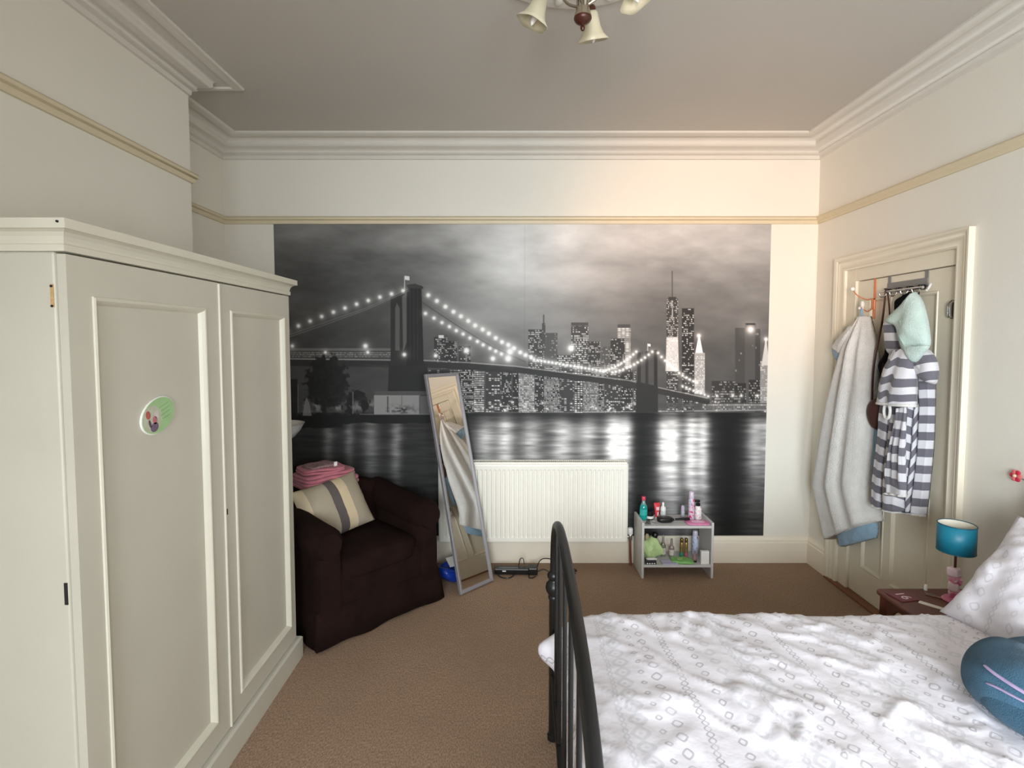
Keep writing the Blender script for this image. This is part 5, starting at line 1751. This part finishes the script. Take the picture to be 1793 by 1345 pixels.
# brown shoulder bag
LEATH = mat('brown_leather', (72, 38, 30), 0.6, 0.15, 30, 0.15, 90)
sb = thing('shoulder_bag', 'small round brown shoulder bag hanging by its long strap', 'bag')
mb, uv = puff([(y_ - 0.035, z_) for y_, z_ in ((2.975, 1.265), (3.005, 1.235), (3.018, 1.185), (3.000, 1.125), (2.960, 1.085), (2.915, 1.105), (2.895, 1.165), (2.905, 1.235), (2.940, 1.272))], XB_ - 0.075, 0.045, seed=2)
mb.build('pouch', LEATH, sb, smooth='all')
MB().tube(smooth_path([(DXF - 0.036, 2.962, 1.874), (DXF - 0.044, 2.968, 1.70), (DXF - 0.080, 2.970, 1.45), (DXF - 0.098, 2.950, 1.252)], 8), 0.0065, 6, flat=0.45).build('strap', LEATH, sb, smooth=True)
MB().tube(smooth_path([(DXF - 0.030, 2.955, 1.872), (DXF - 0.026, 2.935, 1.70), (DXF - 0.060, 2.925, 1.45), (DXF - 0.090, 2.905, 1.255)], 8), 0.005, 6, flat=0.45).build('strap', LEATH, sb, smooth=True)
MB().tube([(DXF - 0.040, 2.947, 1.884), (DXF - 0.040, 2.966, 1.884)], 0.004, 6).build('strap_bend', LEATH, sb, smooth=True)

# striped hooded robe
XS = XB_ - 0.030
MINT = mat('mint_towelling', (192, 212, 206), 1.0, 0.06, 24, 0.6, 220, sheen=0.3, spec=0.1)
rb = thing('striped_robe', 'grey and white striped hooded robe with mint hood lining on door', 'robe')
PLEAT = [(0.0, 0.30, 0.03), (0.14, 0.42, 0.03), (0.17, 0.25, -0.01), (0.21, 0.55, 0.06), (0.25, 0.40, 0.02), (0.29, 0.92, 0.0), (0.56, 0.98, 0.0), (0.585, 0.45, 0.045), (0.645, 0.50, 0.045), (0.67, 0.90, 0.012), (0.90, 0.95, 0.012), (0.925, 0.45, 0.05), (1.0, 0.30, 0.05)]
mb, uv = hang([(2.800, 1.570, 2.670, 1.540, 0.090), (2.812, 1.50, 2.620, 1.50, 0.105), (2.835, 1.38, 2.585, 1.40, 0.115), (2.850, 1.20, 2.580, 1.24, 0.125), (2.855, 1.05, 2.580, 1.11, 0.130),
               (2.868, 0.90, 2.585, 0.98, 0.135), (2.882, 0.78, 2.595, 0.82, 0.135), (2.880, 0.672, 2.605, 0.705, 0.130)], XS, seed=5, nrow=90, nth=150, pleats=PLEAT)
mb.build('robe_body', ROBE, rb, smooth='all', uv=uv)
mb, uv = hang([(2.880, 0.674, 2.605, 0.707, 0.133), (2.880, 0.663, 2.605, 0.696, 0.133)], XS, seed=5, nrow=5, nth=150, pleats=PLEAT)
mb.build('hem', FLEECE, rb, smooth='all')
# front edge of the robe falls as a loose flap over the body
FLAP = [(0.0, 0.6, 0.02), (0.08, 1.0, 0.02), (0.55, 1.05, 0.02), (0.95, 0.95, 0.02), (1.0, 0.6, 0.02)]
mb, uv = hang([(2.660, 1.24, 2.600, 1.26, 0.020), (2.690, 1.00, 2.590, 1.02, 0.024), (2.700, 0.90, 2.580, 0.92, 0.026), (2.705, 0.79, 2.575, 0.815, 0.026)], XS - 0.128, seed=3, nrow=50, nth=60, pleats=FLAP)
mb.build('front_flap', ROBE, rb, smooth='all', uv=uv)
mb, uv = hang([(2.705, 0.792, 2.575, 0.817, 0.029), (2.705, 0.780, 2.575, 0.805, 0.029)], XS - 0.128, seed=3, nrow=5, nth=60, pleats=FLAP)
mb.build('flap_hem', FLEECE, rb, smooth='all')
mb, uv = hang([(2.700, 1.545, 2.575, 1.555, 0.045), (2.745, 1.45, 2.565, 1.46, 0.060), (2.770, 1.37, 2.560, 1.38, 0.066), (2.790, 1.262, 2.560, 1.275, 0.066)], XS - 0.105, folds=1.4, amp=0.012, seed=8, nrow=44)
mb.build('sleeve', ROBE, rb, smooth='all', uv=uv)
mb, uv = hang([(2.791, 1.264, 2.559, 1.277, 0.069), (2.792, 1.250, 2.558, 1.263, 0.069)], XS - 0.105, folds=1.4, amp=0.012, seed=8, nrow=6)
mb.build('sleeve_hem', FLEECE, rb, smooth='all')
mb, uv = puff([(2.600, 1.540), (2.548, 1.552), (2.495, 1.510), (2.475, 1.445), (2.490, 1.385), (2.545, 1.392), (2.595, 1.430), (2.615, 1.490)], XS - 0.075, 0.058, crease=0.010, seed=3)
mb.build('sleeve', ROBE, rb, smooth='all', uv=[(a, b + 0.30 * a) for a, b in uv])
mb, uv = puff([(2.845, 1.700), (2.800, 1.712), (2.755, 1.690), (2.735, 1.600), (2.730, 1.520), (2.760, 1.500), (2.815, 1.530), (2.830, 1.610)], XS - 0.070, 0.040, crease=0.005, seed=6)
mb.build('collar', ROBE, rb, smooth='all', uv=uv)
mb, uv = puff([(2.635, 1.842), (2.585, 1.790), (2.545, 1.690), (2.525, 1.580), (2.560, 1.545), (2.630, 1.490), (2.695, 1.585), (2.730, 1.665), (2.815, 1.700), (2.775, 1.735), (2.700, 1.785), (2.660, 1.822)], XS - 0.080, 0.065, rings=12, crease=0.012, seed=1)
hd = mb.build('hood', MINT, rb, smooth='all')
tag(hd, 'pale mint lining of the hood', None)
mb, uv = puff([(2.665, 1.640), (2.625, 1.583), (2.540, 1.564), (2.475, 1.568), (2.505, 1.530), (2.562, 1.482), (2.615, 1.530), (2.650, 1.580)], XS - 0.125, 0.036, rings=8, crease=0.004, seed=4)
mb.build('hood_fold', MINT, rb, smooth='all')
MB().tube(smooth_path([(DXF - 0.048, 2.645, 1.852), (DXF - 0.040, 2.640, 1.875), (DXF - 0.032, 2.652, 1.874), (DXF - 0.045, 2.660, 1.845)], 6), 0.0055, 8).build('hanging_loop', FLEECE, rb, smooth=True)
lpx = XS - 0.150
MB().tube([(lpx, 2.705 + 0.022 * math.cos(2 * PI * k / 20), 1.225 + 0.042 * math.sin(2 * PI * k / 20)) for k in range(20)], 0.007, 8, closed=True).build('belt_loop', FLEECE, rb, smooth=True)
# ------------------------------------------------------------------ ceiling light
cl_ = thing('ceiling_light', 'four-arm metal ceiling light with frosted bell glass shades', 'ceiling light', (0.237, 1.80, 0))
NICK = mat('aged_nickel', (168, 158, 140), 0.25, 0.08, 20, metal=0.9)
MB().lathe([(0.055, ZC - 0.034), (0.055, ZC - 0.045), (0.045, ZC - 0.058), (0.020, ZC - 0.062)], n=24).build('ceiling_plate', NICK, cl_, smooth=True)
for k in range(6):
    a = 2 * PI * k / 6 + 0.3
    MB().tube([(0.019 * math.cos(a), 0.019 * math.sin(a), ZC - 0.055), (0.019 * math.cos(a), 0.019 * math.sin(a), 2.680)], 0.0035, 8).build('rod', NICK, cl_, smooth=True)
MB().lathe([(0.020, 2.706), (0.023, 2.704), (0.026, 2.690), (0.029, 2.680), (0.029, 2.676)], n=24).build('hub', NICK, cl_, smooth=True)
MB().lathe([(0.0295, 2.676), (0.030, 2.672), (0.026, 2.664), (0.016, 2.656), (0.007, 2.652), (0.005, 2.650), (0.008, 2.646), (0.008, 2.640), (0.005, 2.634), (0, 2.632)], n=24).build('finial', DARKBR, cl_, smooth=True)
for k in range(4):
    a = math.radians(70 + 90 * k)
    ca_, sa_ = math.cos(a), math.sin(a)
    pts = [(0.020 * ca_, 0.020 * sa_, 2.715), (0.055 * ca_, 0.055 * sa_, 2.735), (0.090 * ca_, 0.090 * sa_, 2.785), (0.120 * ca_, 0.120 * sa_, 2.800), (0.138 * ca_, 0.138 * sa_, 2.785)]
    ar = MB().tube(smooth_path(pts, 8), 0.0048, 8).build('arm', NICK, cl_, smooth=True)
    tilt = Matrix.Rotation(a, 3, 'Z') @ Matrix.Rotation(math.radians(180 - 24), 3, 'Y')
    o_ = (0.136 * ca_, 0.136 * sa_, 2.788)
    MB().lathe([(0.010, -0.008), (0.016, 0.0), (0.017, 0.014), (0.014, 0.018)], o_, 16, axis=tilt).build('lamp_holder', DARKBR, cl_, smooth=True)
    MB().lathe([(0.013, 0.008), (0.022, 0.018), (0.026, 0.040), (0.030, 0.062), (0.040, 0.085), (0.056, 0.104)], o_, 32, capb=False, capt=False, axis=tilt, wob=lambda q, h: 1 + (0.06 if h > 0.09 else 0.02) * math.cos(5 * q)).build('glass_shade', FROST, cl_, smooth='all', solid=0.0025)
    MB().lathe([(0.008, 0.016), (0.012, 0.030), (0.0165, 0.055), (0.014, 0.080), (0.006, 0.105), (0, 0.112)], o_, 14, axis=tilt).build('candle_bulb', WHITEP, cl_, smooth=True)
